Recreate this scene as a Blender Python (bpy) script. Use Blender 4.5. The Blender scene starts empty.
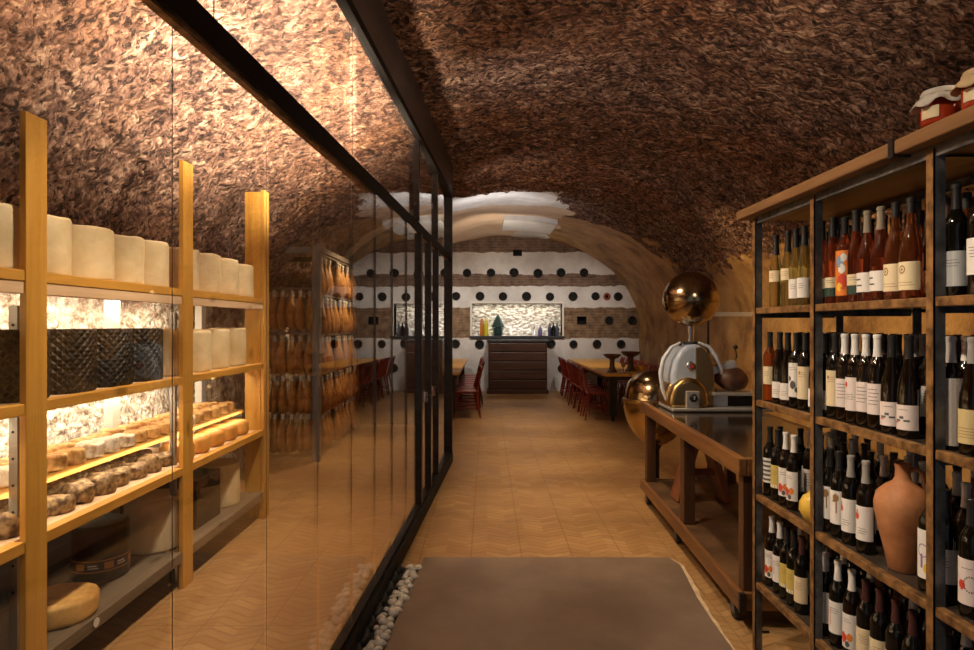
import bpy, math, random
from mathutils import Vector, Matrix, noise
C = bpy.context.scene.collection
sc = bpy.context.scene
random.seed(7)
PI = math.pi
F = 620.0
CX, CY, CAMZ = 487.0, 325.0, 1.6
def WX(px, Y): return (px - CX) * Y / F
def WZ(py, Y): return CAMZ + (CY - py) * Y / F

# ------------------------------------------------------------------ mesh helper
class MB:
    def __init__(s): s.v = []; s.f = []; s.mi = []; s.cur = 0
    def face(s, idx): s.f.append(tuple(idx)); s.mi.append(s.cur)
    def box(s, x0, x1, y0, y1, z0, z1):
        b = len(s.v)
        for z in (z0, z1):
            s.v += [(x0, y0, z), (x1, y0, z), (x1, y1, z), (x0, y1, z)]
        for q in ((3,2,1,0),(4,5,6,7),(0,1,5,4),(1,2,6,5),(2,3,7,6),(3,0,4,7)): s.face([b+i for i in q])
        return s
    def beam(s, p0, p1, w, h, up=(0,0,1)):
        p0 = Vector(p0); p1 = Vector(p1); d = (p1-p0).normalized(); u = Vector(up)
        if abs(d.dot(u)) > .98: u = Vector((0,1,0))
        a = d.cross(u).normalized(); c = a.cross(d).normalized(); b = len(s.v)
        for p in (p0, p1):
            for sa, sc_ in ((-1,-1),(1,-1),(1,1),(-1,1)):
                s.v.append(tuple(p + a*(sa*w/2) + c*(sc_*h/2)))
        for q in ((3,2,1,0),(4,5,6,7),(0,1,5,4),(1,2,6,5),(2,3,7,6),(3,0,4,7)): s.face([b+i for i in q])
        return s
    def lathe(s, prof, seg=24, c=(0,0,0), axis='z', sx=1, sy=1):
        b = len(s.v); n = len(prof)
        for (r, z) in prof:
            for k in range(seg):
                a = 2*PI*k/seg; x, y = r*math.cos(a)*sx, r*math.sin(a)*sy
                if axis == 'z': p = (x, y, z)
                elif axis == 'y': p = (x, z, y)
                else: p = (z, x, y)
                s.v.append((c[0]+p[0], c[1]+p[1], c[2]+p[2]))
        for i in range(n-1):
            for k in range(seg):
                k2 = (k+1) % seg
                q = [b+i*seg+k, b+i*seg+k2, b+(i+1)*seg+k2, b+(i+1)*seg+k]
                if axis == 'y': q.reverse()
                s.face(q)
        lo = [b+k for k in range(seg)]; hi = [b+(n-1)*seg+k for k in range(seg)]
        if axis != 'y': lo.reverse()
        else: hi.reverse()
        if prof[0][0] > 1e-6: s.face(lo)
        if prof[-1][0] > 1e-6: s.face(hi)
        return s
    def tube(s, pts, r, seg=8):
        pts = [Vector(p) for p in pts]; n = len(pts); b = len(s.v)
        rs = r if isinstance(r, (list, tuple)) else [r]*n
        t0 = (pts[1]-pts[0]).normalized(); ref = Vector((0,0,1)) if abs(t0.z) < .9 else Vector((1,0,0))
        a = t0.cross(ref).normalized()
        for i in range(n):
            t = (pts[min(i+1,n-1)]-pts[max(i-1,0)]).normalized()
            a = (a - t*a.dot(t)).normalized(); c = t.cross(a)
            for k in range(seg):
                th = 2*PI*k/seg
                s.v.append(tuple(pts[i] + (a*math.cos(th)+c*math.sin(th))*rs[i]))
        for i in range(n-1):
            for k in range(seg):
                k2 = (k+1) % seg
                s.face([b+i*seg+k, b+i*seg+k2, b+(i+1)*seg+k2, b+(i+1)*seg+k])
        s.face([b+k for k in range(seg)][::-1]); s.face([b+(n-1)*seg+k for k in range(seg)])
        return s
    def sphere(s, c, r, seg=24, rings=14, sz=1.0):
        prof = [(max(1e-7, r*math.sin(PI*i/rings)), -r*sz*math.cos(PI*i/rings)) for i in range(rings+1)]
        return s.lathe(prof, seg, c)
    def patch(s, r, z0, z1, a0, a1, seg=12, t=.0006):       # a curved sheet with a little thickness
        b = len(s.v)
        for k in range(seg+1):
            a = a0+(a1-a0)*k/seg; cx, sx = math.cos(a), math.sin(a)
            s.v += [(r*cx, r*sx, z0), (r*cx, r*sx, z1), ((r+t)*cx, (r+t)*sx, z0), ((r+t)*cx, (r+t)*sx, z1)]
        for k in range(seg):
            i = b+4*k; j = i+4
            s.face([i+2, j+2, j+3, i+3]); s.face([i, i+1, j+1, j]); s.face([i+1, i+3, j+3, j+1]); s.face([i, j, j+2, i+2])
        s.face([b, b+2, b+3, b+1]); e = b+4*seg; s.face([e, e+1, e+3, e+2])
        return s
    def extrude(s, pts, y0, y1):                               # outline in x,z pushed along y
        b = len(s.v); n = len(pts)
        for y in (y0, y1): s.v += [(p[0], y, p[1]) for p in pts]
        s.face([b+i for i in range(n)]); s.face([b+n+i for i in range(n)][::-1])
        for i in range(n):
            j = (i+1) % n; s.face([b+j, b+i, b+n+i, b+n+j])
        return s
    def build(s, name, mat, parent=None, smooth=False, bevel=0, loc=None, seg=2):
        me = bpy.data.meshes.new(name); me.from_pydata(s.v, [], s.f)
        for m in (mat if isinstance(mat, (list, tuple)) else [mat]): me.materials.append(m)
        if max(s.mi or [0]): me.polygons.foreach_set('material_index', s.mi)
        me.update()
        if smooth:
            me.shade_smooth()
            try: me.set_sharp_from_angle(angle=math.radians(38))
            except Exception: pass
        o = bpy.data.objects.new(name, me); C.objects.link(o)
        if parent: o.parent = parent
        if loc: o.location = loc
        if bevel:
            b = o.modifiers.new('bevel', 'BEVEL'); b.width = bevel; b.segments = seg; b.limit_method = 'ANGLE'
        return o

def tag(o, label, cat, group=None, kind=None):
    o['label'] = label; o['category'] = cat
    if group: o['group'] = group
    if kind: o['kind'] = kind
    return o
def thing(name, label, cat, loc=(0,0,0), rz=0, group=None):
    o = bpy.data.objects.new(name, None); C.objects.link(o); o.location = loc; o.rotation_euler = (0,0,rz)
    o.empty_display_size = .1
    return tag(o, label, cat, group)
def struct(o): o['kind'] = 'structure'; return o
def dup(root, loc, rz=0, label=None, group=None, scale=None):
    def cp(o, par):
        c = o.copy(); C.objects.link(c)
        if par is not None: c.parent = par
        for ch in list(kids.get(o.name, ())): cp(ch, c)
        return c
    kids = {}
    def walk(o):
        kids[o.name] = list(o.children)
        for ch in o.children: walk(ch)
    walk(root)
    r = cp(root, None); r.location = loc; r.rotation_euler = (0,0,rz)
    if scale: r.scale = scale
    if label: r['label'] = label
    if group: r['group'] = group
    return r
def place(proto, used, *a, **k):
    """the first call moves the prototype itself, later ones copy it"""
    if proto.name not in used:
        used.add(proto.name)
        loc, rz = a[0], (a[1] if len(a) > 1 else k.get('rz', 0))
        proto.location = loc; proto.rotation_euler = (0,0,rz)
        if k.get('label'): proto['label'] = k['label']
        if k.get('group'): proto['group'] = k['group']
        if k.get('scale'): proto.scale = k['scale']
        return proto
    return dup(proto, *a, **k)
ORD = 'first second third fourth fifth sixth seventh eighth ninth tenth eleventh twelfth thirteenth fourteenth fifteenth sixteenth seventeenth eighteenth nineteenth twentieth'.split()

# ------------------------------------------------------------------ materials
def mat(name, col, rough=.6, metal=0, spec=.5, coat=0):
    m = bpy.data.materials.new(name); m.use_nodes = True
    b = m.node_tree.nodes['Principled BSDF']
    b.inputs['Base Color'].default_value = (*col, 1); b.inputs['Roughness'].default_value = rough
    b.inputs['Metallic'].default_value = metal; b.inputs['Specular IOR Level'].default_value = spec
    b.inputs['Coat Weight'].default_value = coat
    return m
class NT:
    def __init__(s, m): s.t = m.node_tree; s.b = s.t.nodes['Principled BSDF']
    def n(s, typ, **kw):
        x = s.t.nodes.new(typ)
        for k, v in kw.items():
            if k in x.inputs.keys(): x.inputs[k].default_value = v
            else: setattr(x, k, v)
        return x
    def l(s, a, b): s.t.links.new(a, b)
    def math(s, op, a, b=None, c=None):
        x = s.t.nodes.new('ShaderNodeMath'); x.operation = op
        for i, v in enumerate((a, b, c)):
            if v is None: continue
            if isinstance(v, (int, float)): x.inputs[i].default_value = v
            else: s.l(v, x.inputs[i])
        return x.outputs[0]
    def ramp(s, fac, stops):
        x = s.t.nodes.new('ShaderNodeValToRGB'); e = x.color_ramp.elements
        while len(e) > 1: e.remove(e[-1])
        e[0].position, e[0].color = stops[0][0], (*stops[0][1], 1)
        for p, c in stops[1:]:
            q = e.new(p); q.color = (*c, 1)
        s.l(fac, x.inputs[0]); return x.outputs[0]
    def mix(s, fac, a, b, mode='MIX'):
        x = s.t.nodes.new('ShaderNodeMix'); x.data_type = 'RGBA'; x.blend_type = mode
        for i, v in ((0, fac), (6, a), (7, b)):
            if isinstance(v, (int, float)): x.inputs[i].default_value = v
            elif isinstance(v, tuple): x.inputs[i].default_value = (*v, 1)
            else: s.l(v, x.inputs[i])
        return x.outputs[2]
    def coord(s, kind='Object', scale=(1,1,1), rot=(0,0,0)):
        tc = s.n('ShaderNodeTexCoord'); mp = s.n('ShaderNodeMapping')
        mp.inputs['Scale'].default_value = scale; mp.inputs['Rotation'].default_value = rot
        s.l(tc.outputs[kind], mp.inputs[0]); return mp.outputs[0]
    def pos(s): return s.n('ShaderNodeNewGeometry').outputs['Position']
    def noise(s, vec, scale, detail=5, rough=.6, dist=0):
        x = s.n('ShaderNodeTexNoise'); x.inputs['Scale'].default_value = scale; x.inputs['Detail'].default_value = detail
        x.inputs['Roughness'].default_value = rough; x.inputs['Distortion'].default_value = dist
        s.l(vec, x.inputs['Vector']); return x.outputs[0]
    def bump(s, h, strength, dist=.02):
        x = s.n('ShaderNodeBump'); x.inputs['Strength'].default_value = strength; x.inputs['Distance'].default_value = dist
        s.l(h, x.inputs['Height']); s.l(x.outputs[0], s.b.inputs['Normal'])
    def col(s, c): s.l(c, s.b.inputs['Base Color'])
    def rough(s, c): s.l(c, s.b.inputs['Roughness'])

def mottled(name, c1, c2, scale=8, rough=.7, bump=.3, bd=.01, stretch=(1,1,1), metal=0, detail=5, lo=.35, hi=.65, spec=.5):
    m = mat(name, c1, rough, metal, spec); t = NT(m); v = t.coord('Object', stretch)
    f = t.noise(v, scale, detail)
    t.col(t.ramp(f, [(lo, c1), (hi, c2)]))
    if bump: t.bump(f, bump, bd)
    return m
def wood(name, c1, c2, axis, rough=.5, scale=14, bump=.15, knots=True):
    st = [1, 1, 1]; st[axis] = .06
    m = mat(name, c1, rough); t = NT(m); v = t.coord('Object', tuple(st))
    f = t.noise(v, scale, 7, .62, .6); g = t.noise(v, scale*4, 3)
    mixed = t.math('ADD', t.math('MULTIPLY', f, .75), t.math('MULTIPLY', g, .25))
    c = t.ramp(mixed, [(.33, c1), (.66, c2)])
    if knots:
        v2 = t.coord('Object', tuple(.45 if i == axis else 1 for i in range(3)))
        vo = t.n('ShaderNodeTexVoronoi'); vo.inputs['Scale'].default_value = 5; t.l(v2, vo.inputs['Vector'])
        c = t.mix(t.ramp(vo.outputs['Distance'], [(.06, (.75,.75,.75)), (.16, (0,0,0))]), c, tuple(q*.35 for q in c1))
    t.col(c); t.bump(mixed, bump, .004)
    return m

def rock_material():
    m = mat('vault_rock', (.2,.1,.06), .8, spec=.35); t = NT(m); p = t.pos()
    n1 = t.noise(p, 1.1, 6, .6); n2 = t.noise(p, 6, 6, .62); n3 = t.noise(p, 30, 4, .6)
    ps = t.coord('Object', (.75, 1.35, 1.0)); nb = t.noise(ps, 7, 5, .55); nc = t.noise(ps, 24, 2, .5)
    pit = t.ramp(t.noise(ps, 21, 4, .6), [(.39, (1,1,1)), (.45, (0,0,0))])
    wv = t.n('ShaderNodeTexNoise'); wv.inputs['Scale'].default_value = 12; wv.inputs['Detail'].default_value = 2; t.l(p, wv.inputs['Vector'])
    va = t.n('ShaderNodeVectorMath'); va.operation = 'SCALE'; va.inputs[3].default_value = .03; t.l(wv.outputs['Color'], va.inputs[0])
    vb = t.n('ShaderNodeVectorMath'); vb.operation = 'ADD'; t.l(ps, vb.inputs[0]); t.l(va.outputs[0], vb.inputs[1])
    def cells(sc_):
        vc = t.n('ShaderNodeTexVoronoi'); vc.inputs['Scale'].default_value = sc_; t.l(vb.outputs[0], vc.inputs['Vector'])
        h_ = t.n('ShaderNodeRGBToBW'); t.l(vc.outputs['Color'], h_.inputs[0]); return h_.outputs[0], vc.outputs['Distance']
    (h1, d1), (h2, d2) = cells(24), cells(52)
    chip = t.math('ADD', t.math('MULTIPLY', n2, .6), t.math('ADD', t.math('MULTIPLY', h1, .2), t.math('MULTIPLY', h2, .2)))
    rock = t.ramp(chip, [(.34, (.03,.016,.013)), (.44, (.12,.062,.045)), (.54, (.25,.14,.1)), (.66, (.47,.33,.24))])
    rock = t.mix(t.ramp(n1, [(.42, (0,0,0)), (.62, (.45,.45,.45))]), rock, t.ramp(n3, [(.42, (.045,.026,.02)), (.58, (.36,.22,.165))]))
    rock = t.mix(t.ramp(t.noise(p, .55, 4, .6), [(.42, (0,0,0)), (.6, (.75,.75,.75))]), rock, t.mix(1.0, rock, (1.0,.74,.5), 'MULTIPLY'))
    rock = t.mix(t.math('MULTIPLY', pit, .88), rock, (.016,.009,.008))  # near-black in the pits puts crevice shade into the colour
    och = t.ramp(t.noise(p, 2.2, 7, .65), [(.34, (.19,.1,.04)), (.5, (.4,.235,.09)), (.68, (.55,.35,.15))])
    whi = t.ramp(t.noise(p, 3, 7, .6), [(.3, (.58,.55,.52)), (.6, (.76,.74,.72))])
    pea = t.ramp(t.noise(p, 1.5, 6, .6), [(.3, (.62,.44,.3)), (.7, (.75,.6,.45))])
    lim = t.ramp(t.noise(p, 11, 8, .7), [(.36, (.2,.12,.07)), (.46, (.5,.4,.3)), (.56, (.75,.68,.58))])
    jag = t.math('ADD', t.math('MULTIPLY', t.math('SUBTRACT', t.noise(p, 1.6, 8, .65), .5), 1.3), 0)
    def zone(attr, k=1.0, w=.03):
        a = t.n('ShaderNodeAttribute'); a.attribute_name = attr
        f = t.math('ADD', a.outputs['Fac'], t.math('MULTIPLY', jag, k))
        return t.ramp(t.math('ADD', t.math('MULTIPLY', f, 4), .5), [(.5-w, (0,0,0)), (.5+w, (1,1,1))])
    zo, zw, zp, zl = zone('sd_ochre', .9), zone('sd_white', .45), zone('sd_peach', .3), zone('sd_lime', .4, .3)
    c = t.mix(zo, rock, och); c = t.mix(zw, c, whi); c = t.mix(zp, c, pea); c = t.mix(zl, c, lim)
    t.col(c)
    pl = t.mix(zw, zo, (1,1,1)); pl = t.mix(zp, pl, (1,1,1))
    sep = t.math('MULTIPLY', t.n('ShaderNodeRGBToBW').outputs[0], 1)
    bw = t.n('ShaderNodeRGBToBW'); t.l(pl, bw.inputs[0])
    h = t.math('ADD', t.math('ADD', t.math('MULTIPLY', nb, .8), t.math('MULTIPLY', nc, .3)), t.math('ADD', t.math('MULTIPLY', pit, -.16), t.math('MULTIPLY', d1, -.35)))
    amp = t.math('ADD', t.math('MULTIPLY', bw.outputs[0], -.86), 1.0)
    t.bump(t.math('MULTIPLY', h, amp), .85, .12)
    t.rough(t.math('ADD', t.math('MULTIPLY', bw.outputs[0], -.32), .85))
    return m

def backwall_material():
    m = mat('end_wall_plaster', (.7,.7,.7), .8); t = NT(m); p = t.pos()
    sp = t.n('ShaderNodeSeparateXYZ'); t.l(p, sp.inputs[0]); z = sp.outputs[2]
    zz = t.math('ADD', z, t.math('MULTIPLY', t.math('SUBTRACT', t.noise(p, 3, 5), .5), .16))
    def band(a, b):
        lo = t.math('GREATER_THAN', zz, a); hi = t.math('LESS_THAN', zz, b); return t.math('MULTIPLY', lo, hi)
    cm = t.n('ShaderNodeCombineXYZ'); t.l(sp.outputs[0], cm.inputs[0]); t.l(z, cm.inputs[1])
    br = t.n('ShaderNodeTexBrick'); t.l(cm.outputs[0], br.inputs['Vector'])
    for k, v in (('Color1', (.12,.065,.045,1)), ('Color2', (.22,.12,.075,1)), ('Mortar', (.24,.18,.13,1)), ('Scale', 1.0), ('Mortar Size', .012), ('Brick Width', .28), ('Row Height', .065)):
        br.inputs[k].default_value = v
    nz = t.noise(p, 6, 7)
    brick = t.mix(.45, br.outputs[0], t.ramp(nz, [(.36, (.05,.03,.025)), (.66, (.36,.24,.17))]))
    white = t.ramp(t.noise(p, 2.5, 7), [(.3, (.6,.56,.53)), (.6, (.8,.78,.76))])
    b = t.math('MAXIMUM', band(2.54, 2.83), band(3.36, 9)); b = t.math('MAXIMUM', b, band(1.28, 2.02))
    lowb = band(1.28, 2.02)
    brick = t.mix(lowb, brick, t.mix(.5, br.outputs[0], t.ramp(nz, [(.36, (.1,.055,.025)), (.66, (.52,.35,.19))])))
    t.col(t.mix(b, white, brick))
    t.bump(t.math('ADD', t.math('MULTIPLY', nz, .5), t.math('MULTIPLY', t.math('MULTIPLY', br.outputs['Fac'], b), -.5)), .6, .03)
    return m

def floor_material():
    m = mat('ochre_chevron_tiles', (.4,.2,.07), .45); t = NT(m); p = t.pos()
    sp = t.n('ShaderNodeSeparateXYZ'); t.l(p, sp.inputs[0]); x, y = sp.outputs[0], sp.outputs[1]
    tri = t.math('PINGPONG', x, .145)
    v = t.math('ADD', t.math('ADD', y, t.math('MULTIPLY', tri, .55)), t.math('MULTIPLY', t.noise(p, 3, 3), .05))
    fr = t.math('FRACT', t.math('DIVIDE', v, .07)); st = t.math('PINGPONG', fr, .5)
    cell = t.math('ADD', t.math('FLOOR', t.math('DIVIDE', v, .07)), t.math('MULTIPLY', t.math('FLOOR', t.math('DIVIDE', x, .145)), 37.3))
    wn = t.n('ShaderNodeTexWhiteNoise'); wn.noise_dimensions = '1D'; t.l(cell, wn.inputs['W'])
    base = t.ramp(wn.outputs['Value'], [(0, (.38,.215,.085)), (.5, (.43,.255,.105)), (1, (.49,.305,.135))])
    line = t.ramp(st, [(.05, (1,1,1)), (.16, (0,0,0))])
    base = t.mix(t.math('MULTIPLY', line, .42), base, (.2,.095,.035))
    dirt = t.noise(p, 1.2, 6, .6)
    base = t.mix(t.ramp(dirt, [(.35, (.55,.55,.55)), (.65, (0,0,0))]), base, (.25,.125,.05))
    def joint(c, w, off):
        f = t.math('PINGPONG', t.math('ADD', c, off), w/2)
        return t.math('LESS_THAN', f, .005)
    j = t.math('MAXIMUM', joint(x, .35, .11), joint(y, .35, .2))
    base = t.mix(t.math('MULTIPLY', j, .35), base, (.13,.06,.025))
    t.col(base); t.rough(t.math('ADD', t.math('MULTIPLY', dirt, .4), .28))
    t.bump(t.math('SUBTRACT', 0, t.math('MAXIMUM', line, j)), .25, .004)
    return m

def glass_material():
    m = bpy.data.materials.new('partition_glass'); m.use_nodes = True; nt = m.node_tree; nt.nodes.clear()
    out = nt.nodes.new('ShaderNodeOutputMaterial'); tr = nt.nodes.new('ShaderNodeBsdfTransparent'); gl = nt.nodes.new('ShaderNodeBsdfGlossy')
    tr.inputs[0].default_value = (.95,.955,.95,1); gl.inputs['Roughness'].default_value = 0; gl.inputs[0].default_value = (1,1,1,1)
    lw = nt.nodes.new('ShaderNodeLayerWeight'); lw.inputs[0].default_value = .5
    a = nt.nodes.new('ShaderNodeMath'); a.operation = 'POWER'; a.inputs[1].default_value = 5; nt.links.new(lw.outputs['Facing'], a.inputs[0])
    b = nt.nodes.new('ShaderNodeMath'); b.operation = 'MULTIPLY_ADD'; b.inputs[1].default_value = .96; b.inputs[2].default_value = .04; nt.links.new(a.outputs[0], b.inputs[0])
    mx = nt.nodes.new('ShaderNodeMixShader'); nt.links.new(b.outputs[0], mx.inputs[0]); nt.links.new(tr.outputs[0], mx.inputs[1]); nt.links.new(gl.outputs[0], mx.inputs[2])
    nt.links.new(mx.outputs[0], out.inputs[0]); return m
def glow(name, col, s):
    m = mat(name, col, .5); b = m.node_tree.nodes['Principled BSDF']
    b.inputs['Emission Color'].default_value = (*col, 1); b.inputs['Emission Strength'].default_value = s; return m

ROCK, BACKW, FLOOR, GLASS = rock_material(), backwall_material(), floor_material(), glass_material()
STEEL = mottled('blackened_steel', (.022,.02,.02), (.045,.04,.038), 12, .38, .1, .003, metal=.6)
GREYSTEEL = mottled('raw_steel_angle', (.05,.052,.06), (.17,.17,.18), 14, .42, .1, .003, metal=.35)
RUST = mottled('rusty_steel_edge', (.09,.042,.016), (.36,.19,.07), 22, .5, .15, .003, metal=.25)
PINE_Z = wood('pine_upright', (.46,.22,.03), (.68,.38,.075), 2)
PINE_Y = wood('pine_rail', (.46,.22,.03), (.68,.37,.075), 1)
PALEPINE = wood('pale_pine_board', (.62,.42,.26), (.8,.6,.42), 1)
DARKWOOD_Y = wood('old_dark_plank', (.07,.032,.014), (.2,.1,.042), 1, .45, 12, .3)
SHELFTOP = wood('oiled_shelf_top', (.15,.07,.028), (.36,.19,.08), 1, .5, 12, .3)
BENCH_Y = wood('worn_bench_edge', (.1,.04,.014), (.3,.135,.045), 1, .4, 10, .3)
BENCH_Z = wood('worn_bench_leg', (.04,.017,.008), (.12,.05,.02), 2, .45, 10, .3)
WORNBOARD = mottled('worn_lower_board', (.045,.021,.01), (.17,.085,.036), 4, .6, .3, .006, detail=8)
CHESTWOOD = wood('chest_dark_wood', (.045,.018,.01), (.11,.045,.024), 0, .4, 10, .15)
GREYWOOD = wood('grey_lower_shelf', (.1,.075,.05), (.2,.155,.11), 1, .6)

# ------------------------------------------------------------------ room
XC, AX, ZS = .5, 3.2, 1.5
def apex(Y):
    t = min(1, max(0, (Y-7)/7)); return 3.6 + .16*t*t*(3-2*t)
def vault_pt(th, Y):
    c, s = math.cos(th), math.sin(th); h = apex(Y)-ZS
    return Vector((XC+AX*c, Y, ZS+h*s)), Vector((-c/AX, 0, -s/h)).normalized()
def vault_z(X, Y):
    q = max(0, 1-((X-XC)/AX)**2); return ZS+(apex(Y)-ZS)*math.sqrt(q)
def bumpy(p, n, plaster=0):
    k = noise.fractal(p*.7, 1.0, 2.0, 3)*.055 + noise.fractal(p*3.4, .9, 2.0, 4)*.035*(1-plaster) + noise.fractal(p*11, .7, 2.0, 3)*.03*(1-plaster)
    return p + n*k
def zones(p):
    X, Y, Z = p
    och = -2.0
    if X > 1.1: och = max((2.42+.04*math.sin(Y*1.7)-Z)*.9, (Y-11.4+.35*(X-1.3))*.5 if X > 1.35 else -2)
    whi = min((Y-9.35)*.5, (1.2+.18*math.sin(Y*3.1)-X)*.7)
    pea = min((Y-10.75)*.6, (1.5-.42*max(0, Y-12.6)+.12*math.sin(Y*3)-X)*.7)
    lim = min((1.75-Z)*.7, -1.9-X) if Y < 9.6 else -2
    return max(-1, min(1, och)), max(-1, min(1, whi)), max(-1, min(1, pea)), max(-1, min(1, lim))
Y0, Y1 = -2.2, 15.15
def shell(name, pts_fn, nu, nv):
    vs, fs, at = [], [], []
    for j in range(nv+1):
        for i in range(nu+1):
            p, n = pts_fn(i/nu, j/nv); z = zones(p); at.append(z)
            vs.append(bumpy(p, n, 1 if max(z[:3]) > 0 else 0))
    for j in range(nv):
        for i in range(nu):
            a = j*(nu+1)+i; fs.append((a, a+1, a+nu+2, a+nu+1))
    me = bpy.data.meshes.new(name); me.from_pydata(vs, [], fs); me.materials.append(ROCK); me.shade_smooth()
    for k, nm in enumerate(('sd_ochre', 'sd_white', 'sd_peach', 'sd_lime')):
        A = me.attributes.new(nm, 'FLOAT', 'POINT'); A.data.foreach_set('value', [q[k] for q in at])
    o = bpy.data.objects.new(name, me); C.objects.link(o); return struct(o)
shell('ceiling', lambda u, v: vault_pt(PI*u, Y0+(Y1-Y0)*v), 330, 640)
shell('wall_right', lambda u, v: (Vector((XC+AX, Y0+(Y1-Y0)*v, -.05+(ZS+.05)*u)), Vector((-1,0,0))), 20, 320)
shell('wall_left', lambda u, v: (Vector((XC-AX, Y0+(Y1-Y0)*v, -.05+(ZS+.05)*u)), Vector((1,0,0))), 24, 320)
b = MB().box(-3.2, 4.2, Y0, Y1+.2, -.12, 0); struct(b.build('floor', FLOOR))

# end wall with a deep niche and square recesses
NX0, NX1, NZ0, NZ1, YB = WX(472,15), WX(562,15), WZ(336,15), WZ(303.5,15), 15.0
STONE = mottled('white_pebble_stone', (.24,.19,.14), (.85,.82,.76), 9, .7, 1.0, .06, (1,1,2.2), detail=6, lo=.42, hi=.6)
VOID = mat('recess_shade', (.012,.011,.01), .9)  # near-black colour stands in for the shade inside holes and recesses
def wall_with_holes(name, holes, x0, x1, z0, z1, y, d, mats):
    xs = sorted({x0, x1, *[h[0] for h in holes], *[h[1] for h in holes]}); zs = sorted({z0, z1, *[h[2] for h in holes], *[h[3] for h in holes]})
    b = MB()
    for i in range(len(xs)-1):
        for j in range(len(zs)-1):
            mx, mz = (xs[i]+xs[i+1])/2, (zs[j]+zs[j+1])/2
            if any(h[0] < mx < h[1] and h[2] < mz < h[3] for h in holes): continue
            k = len(b.v); b.v += [(xs[i],y,zs[j]), (xs[i+1],y,zs[j]), (xs[i+1],y,zs[j+1]), (xs[i],y,zs[j+1])]; b.cur = 0; b.face((k,k+1,k+2,k+3))
    for h in holes:
        k = len(b.v); X0, X1, Z0, Z1, dd, mi = h; b.cur = mi
        for yy in (y, y+dd): b.v += [(X0,yy,Z0), (X1,yy,Z0), (X1,yy,Z1), (X0,yy,Z1)]
        b.face((k+4,k+5,k+6,k+7)); b.face((k,k+1,k+5,k+4)); b.face((k+1,k+2,k+6,k+5)); b.face((k+2,k+3,k+7,k+6)); b.face((k+3,k,k+4,k+7))
    return struct(b.build(name, mats))
def hole(px0, px1, py0, py1, d, mi): return (WX(px0,15), WX(px1,15), WZ(py1,15), WZ(py0,15), d, mi)
wall_with_holes('wall_back', [(NX0, NX1, NZ0, NZ1, .32, 1), hole(577, 586.5, 316.5, 324.5, .25, 2), hole(513, 522, 250, 256, .25, 2)], -3.4, 4.3, -.1, 4.3, YB, .3, [BACKW, STONE, VOID])
FRAMEW = mat('niche_white_frame', (.85,.8,.72), .5)
b = MB(); t_ = .045
b.box(NX0-t_, NX0, YB-.03, YB+.3, NZ0, NZ1+t_).box(NX1, NX1+t_, YB-.03, YB+.3, NZ0, NZ1+t_).box(NX0, NX1, YB-.03, YB+.3, NZ1, NZ1+t_)
struct(b.build('trim_1', FRAMEW, bevel=.005))
SLATE = mottled('dark_slate', (.02,.022,.026), (.05,.052,.058), 9, .4, .3, .006)
struct(MB().box(NX0-.06, NX1+.06, YB-.06, YB+.3, NZ0-.06, NZ0).build('trim_2', SLATE, bevel=.006))
# pale rectangular panel set into the vault over the far end
b = MB(); GREYPAINT = mottled('pale_grey_panel', (.55,.57,.6), (.68,.69,.7), 3, .7, .1)
for j in range(9):
    for i in range(9):
        X, Y = .33+(1.38-.33)*i/8, 12.1+1.5*j/8; b.v.append((X, Y, vault_z(X, Y)-.085))
n0 = len(b.v)
b.v += [(x, y, z+.25) for x, y, z in b.v]
for j in range(8):
    for i in range(8):
        a = j*9+i; b.face((a, a+9, a+10, a+1)); b.face((n0+a, n0+a+1, n0+a+10, n0+a+9))
for i in range(8):
    for a, c in ((i, i+1), (72+i+1, 72+i), ((i+1)*9, i*9), (i*9+8, (i+1)*9+8)): b.face((a, c, n0+c, n0+a))
struct(b.build('trim_3', GREYPAINT))
# dark wall added beyond the ham racks so the glass reflections stand out
DARKPL = mottled('dark_backing', (.03,.022,.016), (.07,.05,.036), 3, .8, .3)
struct(MB().box(-2.95, -.72, 9.95, 10.08, -.05, 3.6).build('wall_dark_backing', DARKPL))

# entry slab, its peeled edge
CONC = mottled('grey_brown_concrete', (.16,.112,.085), (.235,.17,.13), 2.2, .42, .15, .004, detail=8)
b = MB(); yy = [4.22, 4.1, 3.9, 3.6, 3.3, 3.05, 2.6, 1.5, -1.8]
xr = [1.235, 1.275, 1.255, 1.22, 1.205, 1.20, 1.2, 1.2, 1.2]; xl = [-.43, -.435, -.45, -.47, -.49, -.5, -.52, -.58, -.7]
for i in range(len(yy)-1): pass
n = len(yy)
for z in (-.01, .022):
    for i in range(n): b.v += [(xl[i], yy[i], z), (xr[i], yy[i], z)]
for i in range(n-1):
    a = 2*i; b.face((a+2*n, a+2*n+2, a+2*n+3, a+2*n+1)); b.face((a, a+2*n, a+2*n+2, a+2)[::-1]); b.face((a+1, a+3, a+2*n+3, a+2*n+1)[::-1])
b.face((0, 1, 2*n+1, 2*n)[::-1])
struct(b.build('floor_slab', CONC, bevel=.006))
PALEED = mottled('pale_worn_cement', (.5,.36,.22), (.72,.56,.4), 14, .7, .3, .004)
b = MB(); m = 40
for i in range(m+1):
    Y = 4.22-1.6*i/m; k = min(range(n-1), key=lambda q: 0 if yy[q] >= Y >= yy[q+1] else 1); f = (yy[k]-Y)/(yy[k]-yy[k+1])
    X = xr[k]+(xr[k+1]-xr[k])*f; w = .02+.028*abs(noise.noise(Vector((Y*5, 0, 3))))+.018*max(0, 1-abs(Y-3.75)*1.8)
    b.v += [(X-.004, Y, -.002), (X+w, Y, -.002), (X-.004, Y, .012), (X+w*.7, Y, .012)]
for i in range(m):
    a = 4*i; b.face((a+2, a+6, a+7, a+3)[::-1]); b.face((a+3, a+7, a+5, a+1)[::-1])
b.face((0,1,3,2)); b.face((4*m, 4*m+2, 4*m+3, 4*m+1)); struct(b.build('trim_4', PALEED))

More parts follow.
